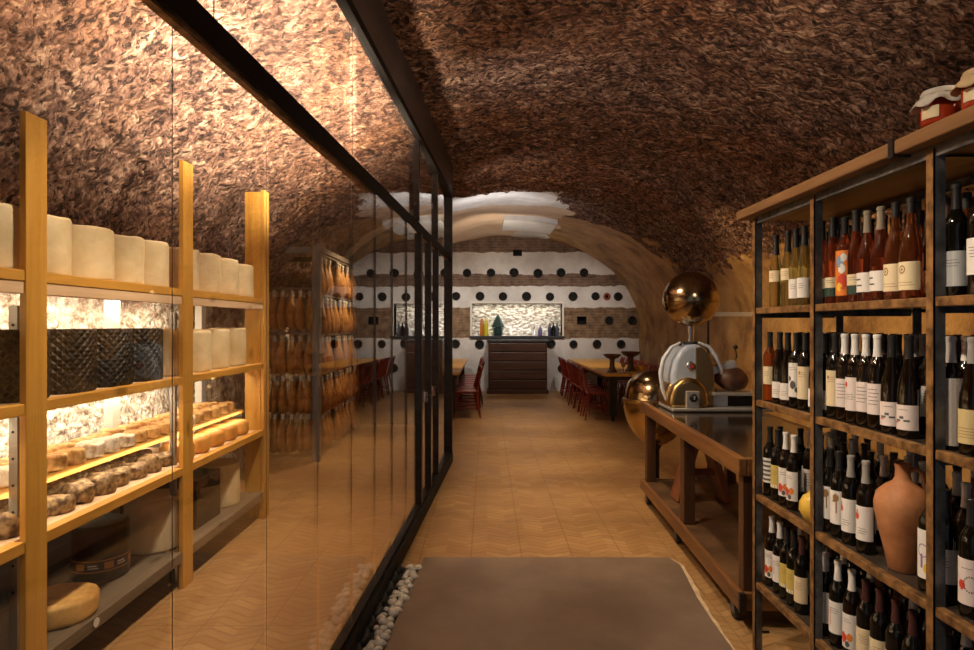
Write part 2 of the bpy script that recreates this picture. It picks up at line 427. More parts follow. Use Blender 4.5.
# ------------------------------------------------------------------ glass partition (runs slightly askew to the room)
GX0, GS = -.842, .0548
def GX(Y): return GX0+GS*Y
ga = math.atan(GS)
BLACKP = mat('black_matt_paint', (.012,.011,.011), .6, spec=.2)
part = thing('glass_partition', 'long frameless glass partition with black steel rails closing off the cheese cellar', 'partition', (GX(0), 0, 0), -ga)
def gy(Y): return Y/math.cos(ga)     # distance along the partition
RAILT, GT = 2.355, 3.09
PY0, PY1 = -1.6, gy(7.28)
MB().box(-.04, .045, PY0, PY1, 0, .105).build('base_kerb', BLACKP, part, bevel=.004)  # black colour also stands in for the shadow band along the kerb
MB().box(-.02, .02, PY0, PY1, .105, .125).build('base_channel', STEEL, part)
MB().box(-.03, .006, PY0, PY1, RAILT, RAILT+.085).build('middle_rail', BLACKP, part, bevel=.004)
b = MB().box(-.03, -.006, PY0, PY1, RAILT-.012, RAILT-.0005); b.build('rail_channel', RUST, part)
MB().box(-.012, .041, PY0, PY1, GT, GT+.05).build('head_rail', BLACKP, part, bevel=.004)
b = MB(); k = 40                                       # fascia that meets the uneven rock
FASC = mottled('dark_painted_fascia', (.045,.038,.038), (.075,.062,.062), 3, .35, .06)
for i in range(k+1):
    y = PY0+(PY1-PY0)*i/k; Xw = GX(y); zt = vault_z(Xw+.05, y)+.12
    b.v += [(-.02, y, GT+.05), (.04, y, GT+.05), (-.02, y, zt), (.04, y, zt)]
for i in range(k):
    a = 4*i; b.face((a+1, a+5, a+7, a+3)); b.face((a, a+2, a+6, a+4)); b.face((a, a+4, a+5, a+1)); b.face((a+2, a+3, a+7, a+6))
b.face((0,1,3,2)); a = 4*k; b.face((a, a+2, a+3, a+1)); b.build('fascia', FASC, part)
joints = [PY0, -.6, .3, .95, 1.497, 2.05, 2.57, 3.08, 3.575, 4.05, 4.55, 5.12]
LEDGE = mat('glass_edge', (.22,.18,.11), .3)
def pane(y0, y1, z0, z1, par=part):                     # each pane is turned slightly to steer its reflection
    ym, h = (y0+y1)/2, (y1-y0)/2
    o = MB().box(-.002, .002, -h, h, z0, z1).build('glass_pane', GLASS, par, loc=(0, ym, 0)); o.rotation_euler = (0, 0, .02); return o
for i in range(len(joints)-1):
    pane(gy(joints[i])+.0016, gy(joints[i+1])-.0016, .12, RAILT-.001)
for y in joints[1:-1]:
    MB().box(-.0006, .0006, gy(y)-.0014, gy(y)+.0014, .125, RAILT-.013).build('glass_joint', LEDGE, part)
up = [PY0, .2, 1.7, 3.1, 5.0, 6.12, 7.24]
for i in range(len(up)-1): pane(gy(up[i])+.003, gy(up[i+1])-.003, RAILT+.085, GT)
for y in up[2:-1]:
    w = .022 if y > 4.5 else .0014
    MB().box(-w if y > 4.5 else -.0012, w if y > 4.5 else .0012, gy(y)-w, gy(y)+w, RAILT+.085, GT).build('upper_mullion', STEEL if y > 4.5 else LEDGE, part)
for y0, y1 in ((5.15, 5.63), (5.65, 6.13), (6.16, 7.24)):
    pane(gy(y0)+.005, gy(y1)-.005, .14, RAILT-.02)
for y, w in ((5.12, .032), (5.64, .017), (6.145, .022)):
    MB().box(-.024, .026, gy(y)-w, gy(y)+w, .105, RAILT).build('door_stile', STEEL, part, bevel=.003)
MB().box(-.05, .04, PY1-.06, PY1-.005, 0, vault_z(-.45, 7.3)+.1).build('end_post', STEEL, part, bevel=.004)
CHROME = mat('polished_steel', (.62,.6,.57), .14, 1)
for y in (5.4, 5.88):
    MB().box(.005, .028, gy(y)-.02, gy(y)+.02, .93, 1.02).box(.028, .06, gy(y)-.01, gy(y)+.01, .965, .985).build('door_latch', CHROME, part, bevel=.003)
# slate pieces and pebbles in the trough along the kerb
b = MB().box(-.72, -.5, 2.3, 4.08, -.005, .006); b.v = [(x+GS*(y-3)*(.8), y, z) for x, y, z in b.v]; struct(b.build('floor_trough', mat('trough_bed', (.02,.019,.018), .9)))
random.seed(11)
for i in range(11):
    y = 4.0-.145*i; b = MB(); x = -.595-.058*(4.0-y)
    pts = [(x+random.uniform(-.01,.0)+.06*math.cos(a)*random.uniform(.85,1.1), y+.085*math.sin(a)*random.uniform(.85,1.1)) for a in [2*PI*q/9 for q in range(9)]]
    z0 = .006; h = .03
    for z, s in ((z0, 1), (z0+h, .86)): b.v += [(x+(p[0]-x)*s, y+(p[1]-y)*s, z+(p[1]-y)*.12+.006) for p in pts]
    b.face(range(9, 18)); b.face(list(range(9))[::-1])
    for q in range(9): b.face((q, (q+1) % 9, 9+(q+1) % 9, 9+q))
    tag(b.build('slate_stone', SLATE, bevel=.006), 'black slate stone lying in the trough beside the glass partition kerb', 'stone', 'black slates in the trough')
PEB = mottled('white_pebble', (.5,.5,.5), (.74,.74,.73), 6, .5, .1)
pb = MB(); pb.sphere((0,0,0), .03, 12, 8, .75)
protos = []
for q in range(3):
    c = MB(); c.v = [tuple(Vector(v)*(1+.3*noise.noise(Vector(v)*30+Vector((q*9,0,0))))) for v in pb.v]; c.f = pb.f; c.mi = pb.mi
    protos.append(tag(c.build('white_pebble', PEB, smooth=True), 'smooth white pebble in the trough between slate and concrete slab', 'pebble', 'white pebbles in the trough'))
used = set(); placed = []
for _ in range(2600):
    y = random.uniform(2.65, 4.03); x = -.475-.085*(4.0-y)+random.uniform(-.036, .036); r = random.uniform(.6, 1.05)
    if any((x-a)**2+(y-b_)**2 < ((r+c)*.024)**2 for a, b_, c in placed): continue
    placed.append((x, y, r))
    o = place(random.choice(protos), used, (x, y, .006+.021*r), random.uniform(0, 6)); o.scale = (r, r*random.uniform(.8,1.15), r)

# ------------------------------------------------------------------ cheese rack
RX = -1.84
DARKPANEL = mat('dark_shade_panel', (.03,.022,.016), .7)
rack = thing('cheese_rack', 'tall pine rack of cheeses against the lime-washed cellar wall', 'rack', (RX, 2.5, 0))
def L(x, y, z): return (x-RX, y-2.5, z)
def rbox(name, mt, x0, x1, y0, y1, z0, z1, bevel=.003):
    b = MB().box(x0-RX, x1-RX, y0-2.5, y1-2.5, z0, z1); return b.build(name, mt, rack, bevel=bevel)
posts = [(.96, 1.08, 2.4), (2.475, 2.595, 2.455), (3.756, 3.884, 2.6), (5.117, 5.24, 2.715)]
for y0, y1, z in posts: rbox('upright', PINE_Z, RX-.027, RX, y0, y1, .0, z)
rbox('end_plank', PINE_Z, RX-.16, RX-.03, 5.12, 5.145, 0, 2.7)
GALV = mat('galvanised_steel', (.32,.3,.27), .4, .8)
WPOST = mat('white_rear_post', (.5,.46,.4), .6)
for y in (1.5, 4.05, 5.3): rbox('rear_upright', WPOST, -2.48, -2.42, y-.04, y+.04, 0, 2.05)
segs = [(1.08, 2.475), (2.595, 3.756), (3.884, 5.117)]
for zt, th, pale in ((1.82, .045, 1), (1.285, .046, 0), (.735, .048, 0), (.225, .06, 2)):
    mt = GREYWOOD if pale == 2 else PINE_Y
    rbox('shelf_board', PALEPINE if pale != 2 else GREYWOOD, -2.42, RX-.062, .96, 5.115, zt-.028, zt-.004)
    for y0, y1 in segs:
        rbox('shelf_rail', mt, RX-.06, RX-.004, y0+.001, y1-.001, zt-th, zt)
        if pale == 1: rbox('pale_shelf_rail', PALEPINE, RX-.055, RX-.008, y0+.001, y1-.001, zt-th-.05, zt-th-.0005)
rbox('narrow_shelf', PINE_Y, -2.36, -2.0, 1.1, 5.1, .88, .905)
rbox('shade_panel', DARKPANEL, -2.5, -2.485, 1.0, 5.1, .0, .7)  # dark sheet added in place of the shade behind the bottom shelf
for y in (1.5, 3.82, 5.08): rbox('bracket', GALV, -2.4, -2.01, y-.012, y+.012, .847, .879, 0)
STRIP = glow('led_strip', (1, .86, .64), 14)
for z in (1.79, 1.255):
    if z > 1: rbox('led_strip', STRIP, -2.405, -2.385, 1.1, 5.1, z-.016, z-.001, 0)

for yu in (2.55, 3.84, 5.2):
    su = rbox('steel_upright', GALV, -1.965, -1.93, yu-.003, yu+.02, 0, 1.68, 0)
    b = MB()
    for k in range(11): b.lathe([(.006, -.0012), (.006, .0012)], 8, (-1.947-RX, yu-.0035-2.5, .5+.11*k), 'y')
    b.build('bolt_holes', VOID, su)
TAGW = mat('white_tag_paper', (.75,.73,.7), .6)
MB().lathe([(.022, -.001), (.022, .001)], 16, (RX+.001-RX, .42, .2), 'x').build('price_tag', TAGW, rack)

def rnd_wheel(r, h, e, n=4):
    p = [(1e-6, 0)]
    for i in range(n+1):
        a = PI/2*i/n; p.append((r-e+e*math.sin(a), e-e*math.cos(a)))
    for i in range(n+1):
        a = PI/2*i/n; p.append((r-e+e*math.cos(a), h-e+e*math.sin(a)))
    return p+[(1e-6, h)]
WHITECH = mottled('white_rind', (.6,.48,.28), (.77,.65,.43), 7, .65, .25, .004)
YELLOWCH = mottled('yellow_rind', (.5,.36,.13), (.68,.52,.24), 6, .6, .2, .004)
def carved_black():
    m = mat('carved_black_rind', (.02,.018,.016), .45, spec=.3); t = NT(m); v = t.coord('Object')
    sp = t.n('ShaderNodeSeparateXYZ'); t.l(v, sp.inputs[0])
    ang = t.math('ARCTAN2', sp.outputs[1], sp.outputs[0])
    u = t.math('MULTIPLY', ang, .15)
    a = t.math('PINGPONG', t.math('ADD', u, sp.outputs[2]), .02); c = t.math('PINGPONG', t.math('SUBTRACT', u, sp.outputs[2]), .02)
    h = t.math('MINIMUM', a, c); h = t.math('ADD', t.math('MULTIPLY', h, 25), t.math('MULTIPLY', t.noise(v, 28, 4), .5))
    t.bump(h, 1.0, .02); t.col(t.ramp(h, [(.2, (.03,.026,.022)), (.45, (.008,.007,.006))])); return m
BLACKCH = carved_black()
MOULD = mottled('mouldy_brown_rind', (.3,.13,.03), (.72,.45,.16), 22, .75, .5, .006, lo=.38, hi=.62)
MOULDW = mottled('white_mould_rind', (.42,.28,.15), (.85,.76,.62), 24, .8, .5, .006, lo=.36, hi=.55)
DARKMO = mottled('dark_mottled_rind', (.07,.035,.015), (.4,.26,.12), 26, .75, .7, .008, lo=.42, hi=.66)
GOLDCH = mottled('golden_rind', (.5,.22,.045), (.7,.37,.09), 8, .5, .2, .004)
DARKCH = mottled('near_black_rind', (.012,.01,.009), (.03,.025,.02), 7, .4, .2)
BEIGECH = mottled('beige_rind', (.55,.44,.29), (.7,.6,.43), 5, .7, .2)
def cheese(name, label, r, h, e, m, group, wob=0, seg=28):
    b = MB().lathe(rnd_wheel(r, h, e), seg)
    if wob: b.v = [tuple(Vector(v)+Vector((v[0], v[1], 0))*wob*noise.noise(Vector(v)*9/r*.1+Vector((r*50, 0, 0)))+Vector((0,0,wob*.12*noise.noise(Vector(v)*14)))) for v in b.v]
    return tag(b.build(name, m, smooth=True), label, 'cheese', group)
random.seed(5)
g = 'tall white cheeses on the top board'
pr = cheese('white_cheese', 'x', .135, .27, .018, WHITECH, g, .06); u = set()
Ys = [1.3, 1.6, 1.9, 2.2, 2.5, 2.79, 3.08, 3.37, 3.66, 4.05, 4.36, 4.67, 4.98-.03]
n_ = 0
for i, y in enumerate(Ys):
    s = random.uniform(.96, 1.04)
    if i == 4: pass
    side = ('%s before the first visible upright' % ORD[3-i]) if i < 4 else None
    lab = ('tall white cheese wheel on the top board, %s from the end plank' % ORD[len(Ys)-1-i])
    place(pr, u, (-2.02+random.uniform(-.01,.01), y, 1.8165), random.uniform(0, 6), label=lab, group=g).scale = (1, 1, s)
pr = cheese('black_cheese', 'x', .145, .3, .012, BLACKCH, 'carved black cheeses on the second board'); u = set()
for i, y in enumerate([1.65, 1.97, 2.29, 2.63, 2.955, 3.265, 3.575]):
    place(pr, u, (-2.03, y, 1.2815), .6*i, label='black cheese wheel carved with lozenges, %s from the middle upright, second board' % ORD[6-i])
pr = cheese('pale_cheese', 'x', .14, .3, .02, WHITECH, 'pale cheeses on the second board'); u = set()
for i, y in enumerate([3.885+.04, 4.25, 4.56, 4.87]):
    place(pr, u, (-2.04, y, 1.2815), i, label='tall pale cream cheese on the second board, %s after the black cheeses' % ORD[i]).scale = (1, 1, (.99, .93, .96, .99)[i])
kinds = [cheese('small_cheese', 'x', .07, .074, .013, m_, None, .1, 24) for m_ in (MOULD, MOULDW, MOULD)]; u = set()
names = ['brown mouldy', 'white-bloomed', 'tan mottled']
Y = 1.25; i = 0
while Y < 5.05:
    for row, x in enumerate((-2.082, -2.235)):
        k = 1 if (row == 0 and (2.5 < Y < 2.9 or 3.15 < Y < 3.5)) else random.choice((0, 2, 0, 1) if row == 0 else (0, 2, 2))
        s = random.uniform(.92, 1.06)
        o = place(kinds[k], u, (x+random.uniform(-.008,.008), Y+row*.03, .9065), random.uniform(0, 6), group='small round cheeses on the narrow board',
              label='%s small cheese on the narrow board, %s row, %s along from the near end' % (names[k], ('front', 'rear')[row], (ORD+['twenty-first', 'twenty-second', 'twenty-third', 'twenty-fourth', 'twenty-fifth', 'twenty-sixth', 'twenty-seventh', 'twenty-eighth'])[i]))
        o.scale = (s*.93, s*.93, random.uniform(.85, 1.1))
    Y += .143; i += 1
kd = [cheese('rustic_cheese', 'x', .075, .085, .026, m_, None, .25, 18) for m_ in (DARKMO, DARKMO)]; u = set()
Y = 1.3; i = 0
while Y < 3.86:
    for row, x in enumerate((-2.0, -2.16)):
        o = place(kd[i % 2], u, (x+random.uniform(-.015,.015), Y+row*.05, .7315), random.uniform(0, 6), group='dark rustic cheeses on the third board',
              label='dark rustic cheese on the third board, %s row, %s along from the near end' % (('front', 'rear')[row], ORD[i]))
        o.scale = (.97, .97, random.uniform(.85, 1.2))
    Y += .158; i += 1
pr = cheese('golden_cheese', 'x', .105, .115, .03, GOLDCH, 'golden cheeses on the third board', .04); u = set()
for i, y in enumerate([4.0, 4.235, 4.465, 4.69, 4.915]):
    place(pr, u, (-2.0, y, .7315), i, label='golden orange cheese wheel on the third board, %s from the end plank' % ORD[4-i])
# big wheels on the bottom board
t = thing('banded_cheese', 'huge black cheese wheel with a printed paper band on the bottom shelf', 'cheese', (-2.13, 3.42, .2225))
MB().lathe(rnd_wheel(.14, .3, .02), 36).build('wheel', DARKCH, t, smooth=True)
BAND = mottled('printed_band', (.035,.03,.03), (.06,.05,.05), 9, .5, 0); ORNG = mat('band_orange', (.5,.22,.06), .5)
bd = MB().patch(.1405, .06, .125, -2.6, 1.1, 30).build('paper_band', BAND, t)
MB().patch(.1415, .118, .124, -2.6, 1.1, 30).patch(.1415, .061, .066, -2.6, 1.1, 30).build('band_stripe', ORNG, bd)
for a in (-1.9, -.9, .1): MB().patch(.1418, .075, .11, a, a+.32, 6).build('band_emblem', ORNG, bd)
for a in (-1.45, -.45, .5): MB().patch(.1418, .082, .088, a, a+.36, 6).patch(.1418, .094, .102, a, a+.3, 6).build('band_lettering', TAGW, bd)
cheese('tan_cheese', 'flat tan cheese wheel in front of the banded black wheel, bottom shelf', .16, .105, .022, mottled('tan_rind', (.48,.25,.06), (.74,.46,.16), 9, .65, .4, .006), None, .05).location = (-2.02, 2.93, .2225)
tag(MB().lathe(rnd_wheel(.165, .32, .02), 36).build('drum_cheese', BEIGECH, smooth=True), 'large beige cheese drum beside the middle upright on the bottom shelf', 'cheese').location = (-2.07, 3.86, .2225)
tag(MB().box(-.15, .15, -.19, .19, 0, .33).build('dark_crate', DARKCH, bevel=.008), 'black crate between the two pale cheese drums on the bottom shelf', 'crate').location = (-2.1, 4.35, .2225)
tag(MB().lathe(rnd_wheel(.16, .32, .012), 36).build('pale_drum_cheese', WHITECH, smooth=True), 'pale cheese drum at the far end of the bottom shelf', 'cheese').location = (-2.08, 4.79, .2225)

# ------------------------------------------------------------------ ham cage
cage = thing('ham_rack', 'dark steel cage of hanging rails for hams at the back of the cellar', 'rack', (-2.0, 7.35, 0))
GREYPOST = mat('grey_steel_post', (.2,.18,.165), .5, .3)
HZ_S = [2.44, 1.95, 1.47, 1.0, .56]; HZ_F = [2.02, 1.49, 1.02, .57]
def cbox(n, x0, x1, y0, y1, z0, z1, m_=None): return MB().box(x0, x1, y0, y1, z0, z1).build(n, m_ or GREYPOST, cage)
cbox('corner_post', -.045, .045, -.1, -.02, 0, 2.53); cbox('rear_post', -.03, .03, 2.16, 2.22, 0, 2.53); cbox('wall_post', -.66, -.6, -.03, .03, 0, 2.53)
cbox('top_beam', -.03, .03, .035, 2.16, 2.47, 2.53); cbox('front_beam', -.66, -.035, -.03, .03, 2.45, 2.52); cbox('front_beam', -.66, -.035, .3, .34, 2.38, 2.44, STEEL)
for z in HZ_S: cbox('hanging_rail', -.012, .012, .035, 2.16, z, z+.024)
for z in HZ_F: cbox('hanging_rail', -.6, -.035, -.012, .012, z, z+.024)
HAM = mottled('cured_ham', (.26,.1,.022), (.62,.33,.1), 9, .42, .3, .006, lo=.35, hi=.7); HOOF = mat('pale_hoof', (.7,.66,.58), .6); CORD = mat('white_cord', (.6,.55,.45), .8)
def make_ham(sc_=1):
    t = thing('cured_ham', 'x', 'ham', group='hams hanging from the cage rails')
    prof = [(1e-6,-.47),(.03,-.462),(.062,-.43),(.082,-.37),(.085,-.31),(.072,-.23),(.05,-.16),(.034,-.11),(.026,-.075),(1e-6,-.07)]
    b = MB().lathe(prof, 16, sx=1.3, sy=.66); b.v = [(x+.03*math.sin(z*7), y, z) for x, y, z in b.v]; b.build('meat', HAM, t, smooth=True)
    h = MB().lathe([(1e-6,-.072),(.024,-.07),(.02,-.045),(.026,-.02),(.018,-.004),(1e-6,0)], 10, (.03*math.sin(-.5), 0, 0)); h.build('hoof', HOOF, t, smooth=True)
    MB().tube([(-.012,0,-.03),(-.02,0,.0),(0,0,.02),(.02,0,0),(-.004,0,-.03)], .004, 5).build('cord', CORD, t)
    return t
hp = make_ham(); u = set(); random.seed(9); ROWN = ['top', 'second', 'third', 'fourth', 'lowest']
for r, z in enumerate(HZ_S):
    for i in range(9):
        place(hp, u, (-2.0+random.uniform(-.02,.02), 7.35+.15+.225*i, z-.012), PI/2+random.uniform(-.5,.5)+PI*(i % 2), label='cured ham on the %s side rail of the cage, %s from the corner post' % (ROWN[r], ORD[i]))
for r, z in enumerate(HZ_F):
    for i in range(5):
        place(hp, u, (-2.1-.105*i, 7.35, z-.012), random.uniform(-.5,.5)+PI/2, label='cured ham on the %s front rail of the cage, %s from the corner post' % (ROWN[r], ORD[i]))

# ------------------------------------------------------------------ wine shelving
SX0, SX1 = 1.31, 1.74
DSHELF = mottled('dark_oiled_shelf', (.03,.022,.017), (.075,.055,.042), 7, .22, .1, .002, detail=7)
shelf = thing('wine_shelf', 'welded steel and wood shelving full of wine bottles beside the aisle', 'shelf', (SX0, 1.83, 0))
def sbox(n, m_, x0, x1, y0, y1, z0, z1, bv=.003): return MB().box(x0-SX0, x1-SX0, y0-1.83, y1-1.83, z0, z1).build(n, m_, shelf, bevel=bv)
PYS = [3.06, 2.515, 1.85, 1.12]
TZ = [2.13, 1.68, 1.232, .772, .342]
def post(n, x, y, flip=1):
    o = sbox(n, GREYSTEEL, x, x+.034*flip if flip > 0 else x, y-.033, y-.029, 0, 2.12, 0) if flip > 0 else sbox(n, GREYSTEEL, x-.034, x, y-.033, y-.029, 0, 2.12, 0)
    q = MB().box(0, .004, -.033, 0, 0, 2.12)
    e = q.build('post_flange', RUST if flip > 0 else GREYSTEEL, o, loc=((x if flip > 0 else x-.004)-SX0, y-1.83, 0))
for y in PYS: post('front_post', SX0, y); post('rear_post', SX1, y, -1)
for k, z in enumerate(TZ):
    if k == 0: continue
    sbox('shelf_board', DSHELF, SX0+.03, SX1-.006, 1.1, 3.055, z-.018, z)
    for i in range(3):
        y1, y0 = PYS[i]-.033, PYS[i+1]
        sbox('shelf_edge', RUST, SX0+.002, SX0+.029, y0+.001, y1-.001, z-.026, z+.003)
    sbox('rear_angle', GREYSTEEL, SX1-.0055, SX1+.02, 1.1, 3.06, z-.03, z+.01)
    for y in PYS: sbox('cross_angle', GREYSTEEL, SX0+.03, SX1-.036, y-.028, y-.003, z-.045, z-.0185)
tb = sbox('top_board', SHELFTOP, SX0-.045, SX1+.03, 1.94, 3.15, 2.13, 2.175, .006)
tb = sbox('top_board', SHELFTOP, SX0-.045, SX1+.03, .95, 1.934, 2.13, 2.175, .006)
sbox('top_strap', STEEL, SX0-.05, SX1+.03, 1.925, 1.95, 2.122, 2.177, 0)
sbox('top_rail', GREYSTEEL, SX0+.006, SX0+.03, 1.1, 3.05, 2.095, 2.1295, 0)
sbox('top_rail', GREYSTEEL, SX1-.03, SX1-.006, 1.1, 3.05, 2.095, 2.1295, 0)
for y in PYS[:1]:
    MB().tube([(SX0+.03-SX0, y+.0-1.83-.015, .09), (SX0+.075-SX0, y-1.83-.015, .09)], .008, 8).build('foot_bolt', CHROME, shelf)

# bottle kinds ---------------------------------------------------------------
DG = mat('dark_green_glass', (.005,.004,.0025), .07, spec=.6); 
BRN = mat('amber_dark_glass', (.007,.0035,.0015), .07, spec=.6)
def liquid(name, col, tr=.35):
    m = mat(name, col, .06, spec=.6); bb = m.node_tree.nodes['Principled BSDF']; bb.inputs['Transmission Weight'].default_value = tr; bb.inputs['IOR'].default_value = 1.36; return m
ROSE = liquid('rose_wine_glass', (.5,.1,.035), .92); AMB = liquid('orange_wine_glass', (.55,.16,.045), .92); WHT = liquid('white_wine_glass', (.6,.48,.18), .92); CLR = liquid('clear_glass_neck', (.7,.62,.48), .6)
PW = mat('white_label_paper', (.78,.75,.74), .6); PC = mat('cream_label_paper', (.74,.62,.42), .6); PS = mat('silver_label_paper', (.5,.52,.55), .4); PY = mat('yellow_label_paper', (.6,.47,.12), .6); PP = mat('pink_white_label', (.75,.66,.66), .6)
INK = mat('black_ink', (.09,.09,.1), .5); RED = mat('red_ink', (.6,.06,.03), .5); BRINK = mat('brown_ink', (.3,.16,.07), .5); PURP = mat('purple_ink', (.25,.15,.4), .5); YEL = mat('yellow_ink', (.8,.55,.05), .5); GRNB = mat('dark_green_band', (.03,.06,.045), .5); BLUI = mat('blue_ink', (.2,.32,.5), .5); ORI = mat('orange_ink', (.75,.22,.03), .5)
CW = mat('white_capsule', (.72,.7,.7), .4); CB = mat('black_capsule', (.018,.017,.018), .35); CG = mat('gold_foil', (.6,.42,.16), .3, .8); CD = mat('dark_red_capsule', (.06,.02,.018), .35); CGR = mat('grey_capsule', (.3,.29,.28), .4)
BORD = [(1e-6,.004),(.028,.003),(.036,0),(.0385,.006),(.0385,.195),(.0365,.208),(.028,.223),(.0185,.236),(.0145,.25),(.0138,.298),(.016,.299),(.016,.309),(1e-6,.309)]
BURG = [(1e-6,.004),(.03,.003),(.039,0),(.0415,.006),(.0415,.135),(.039,.16),(.03,.192),(.0205,.222),(.0152,.25),(.0145,.298),(.0165,.299),(.0165,.309),(1e-6,.309)]
FLUT = [(1e-6,.004),(.028,.003),(.034,0),(.036,.006),(.036,.15),(.032,.18),(.022,.22),(.016,.26),(.014,.312),(.016,.313),(.016,.323),(1e-6,.323)]
def bottle(shape, glass, capm, cap0, lab, marks=(), desc='', neck=None):
    t = thing('wine_bottle', desc, 'bottle')
    MB().lathe(shape, 24).build('glass_body', glass, t, smooth=True)
    top = shape[-1][1]
    def rad(z):
        for (r0, z0), (r1, z1) in zip(shape, shape[1:]):
            if z0 <= z <= z1 and z1 > z0: return r0+(r1-r0)*(z-z0)/(z1-z0)
        return .0165
    if capm:
        zs = [cap0, (cap0+top-.012)/2, top-.0125, top-.012, top+.0005, top+.002]
        pr_ = [(rad(cap0)+.0004, cap0), (rad(zs[1])+.0008, zs[1]), (.0152, top-.0125), (.0172, top-.0115), (.0172, top-.001), (.015, top+.0012), (1e-6, top+.0014)]
        MB().lathe(pr_, 20).build('capsule', capm, t, smooth=True)
    R = max(r for r, z in shape)+.0004
    if lab:
        lm, z0, z1, w = lab
        lo = MB().patch(R, z0, z1, PI-w, PI+w, 16).build('label', lm, t)
        for mm, kind, args in marks:
            b = MB(); r2 = R+.0008
            if kind == 'bar':                      # rows of small print
                for (a, c, z, h) in args: b.patch(r2, z, z+h, PI+a, PI+c, 6, .0003)
            elif kind == 'ring':
                a0, zc, rr = args
                for q in range(18):
                    th = 2*PI*q/18; 
                    b.patch(r2, zc+rr*math.sin(th)-.0022, zc+rr*math.sin(th)+.0022, PI+a0+rr*math.cos(th)/R-.05, PI+a0+rr*math.cos(th)/R+.05, 1, .0003)
            elif kind == 'blob':
                a0, zc, rr = args
                for q in range(7):
                    dz = rr*(q/3-1)*.93; hw = math.sqrt(max(0, rr*rr-dz*dz))/R
                    b.patch(r2, zc+dz-rr*.16, zc+dz+rr*.16, PI+a0-hw, PI+a0+hw, 4, .0003)
            b.build('emblem', mm, lo, smooth=False)
    return t
def lines(z, n=2, a=-.5, c=.5, h=.0015, st=.008): return [(a+.1*(q % 2), c-.15*((q+1) % 2), z-st*q, h) for q in range(n)]
K = {}
def K_(key, desc, *a, **k): K[key] = (bottle(*a, **k), desc)
K_('whiteA', 'white wine bottle, high cream label', FLUT, WHT, CB, .235, (PC, .115, .165, 1.2), [(BRINK, 'bar', lines(.15, 3))])
K_('whiteB', 'white wine bottle, large white label', FLUT, WHT, CB, .245, (PW, .035, .115, 1.3), [(INK, 'bar', lines(.09, 3))])
K_('roseG', 'rosé with cream label and green band', FLUT, ROSE, CB, .25, (PC, .062, .1, 1.3), [(INK, 'bar', lines(.088, 2)), (GRNB, 'bar', [(-1.28, 1.28, .03, .0315)])])
K_('art', 'bottle painted with red artwork', BORD, ROSE, CB, .25, (ORI, .03, .19, 1.4), [(BLUI, 'blob', (-.3, .15, .018)), (PW, 'blob', (.2, .165, .014)), (RED, 'blob', (.1, .08, .026)), (PW, 'blob', (.0, .125, .016)), (INK, 'bar', lines(.14, 3, -.9, -.3)), (YEL, 'blob', (-.3, .06, .014))])
K_('roseW', 'clear-necked rosé bottle with white label', BURG, ROSE, CLR, .235, (PW, .035, .1, 1.25), [(INK, 'bar', lines(.075, 2, -.9, -.1, .005, .02))])
K_('roseR', 'rosé bottle with ring emblem label', BURG, AMB, CB, .262, (PC, .03, .115, 1.25), [(BRINK, 'ring', (-.35, .092, .011)), (BRINK, 'blob', (-.35, .092, .004)), (BRINK, 'bar', lines(.052, 2, -.7, .7))])
K_('silver', 'dark bottle with tall silver label', BORD, DG, CB, .24, (PS, .03, .125, 1.5), [(INK, 'bar', lines(.1, 3, -.6, .6))])
K_('plain', 'dark bottle with white label', BORD, DG, CB, .24, (PW, .055, .15, 1.2), [(INK, 'bar', lines(.125, 4, -.5, .5))])
K_('amber', 'orange wine bottle with cream label', BORD, AMB, CB, .24, (PC, .075, .155, 1.2), [(BRINK, 'bar', lines(.13, 3))])
K_('small', 'black-capped bottle with low label', BURG, BRN, CB, .235, (PW, .025, .095, 1.2), [(BRINK, 'bar', lines(.06, 3))])
K_('flower', 'dark bottle with black-flower label', BORD, DG, CB, .24, (PW, .045, .185, 1.2), [(INK, 'blob', (0, .095, .016)), (INK, 'blob', (-.5, .12, .01)), (INK, 'blob', (.5, .075, .01)), (INK, 'bar', lines(.165, 2))])
K_('cream', 'dark bottle with tall cream label', BORD, DG, CB, .24, (PC, .045, .175, 1.2), [(BRINK, 'bar', lines(.15, 3)), (BRINK, 'blob', (-.4, .15, .006))])
K_('wcap', 'white-capped bottle with white label', BORD, BRN, CW, .238, (PP, .05, .15, 1.2), [(INK, 'bar', lines(.13, 5, -.6, .6, .002, .012))])
K_('wcapR', 'white-capped bottle with red label mark', BORD, BRN, CW, .238, (PP, .045, .16, 1.2), [(RED, 'blob', (-.55, .135, .009)), (INK, 'bar', lines(.1, 3))])
K_('burgW', 'sloping bottle with low white label', BURG, BRN, CB, .24, (PP, .025, .1, 1.3), [(INK, 'bar', [(-.8, -.3, .05, .006), (-.4, 0, .058, .008), (0, .5, .05, .006)] + lines(.085, 1)), (RED, 'bar', [(-.9, -.5, .045, .004)])])
K_('redfl', 'white-capped bottle with red flowers', BORD, BRN, CW, .238, (PW, .04, .16, 1.2), [(RED, 'blob', (-.4, .075, .017)), (INK, 'blob', (.1, .055, .01)), (ORI, 'blob', (.35, .08, .013)), (INK, 'bar', lines(.14, 2))])
K_('clay', 'white-capped dark bottle in a tall grey wrapper', BORD, DG, CW, .238, (mat('grey_wrapper', (.55,.5,.48), .5), .012, .196, 2.9), [(PW, 'bar', [(-2.5, 2.5, .18, .004), (-2.5, 2.5, .03, .004)])])
K_('gold', 'sloping amber bottle with wide gold label', BURG, BRN, CGR, .24, (mat('gold_label_paper', (.62,.5,.26), .45), .03, .12, 1.4), [(BRINK, 'bar', lines(.07, 4, -.9, .9))])
K_('stripe', 'dark bottle with black-striped label', BORD, DG, CB, .24, (PW, .06, .17, 1.1), [(INK, 'bar', [(-.8, .8, .07+.02*q, .009) for q in range(5)])])
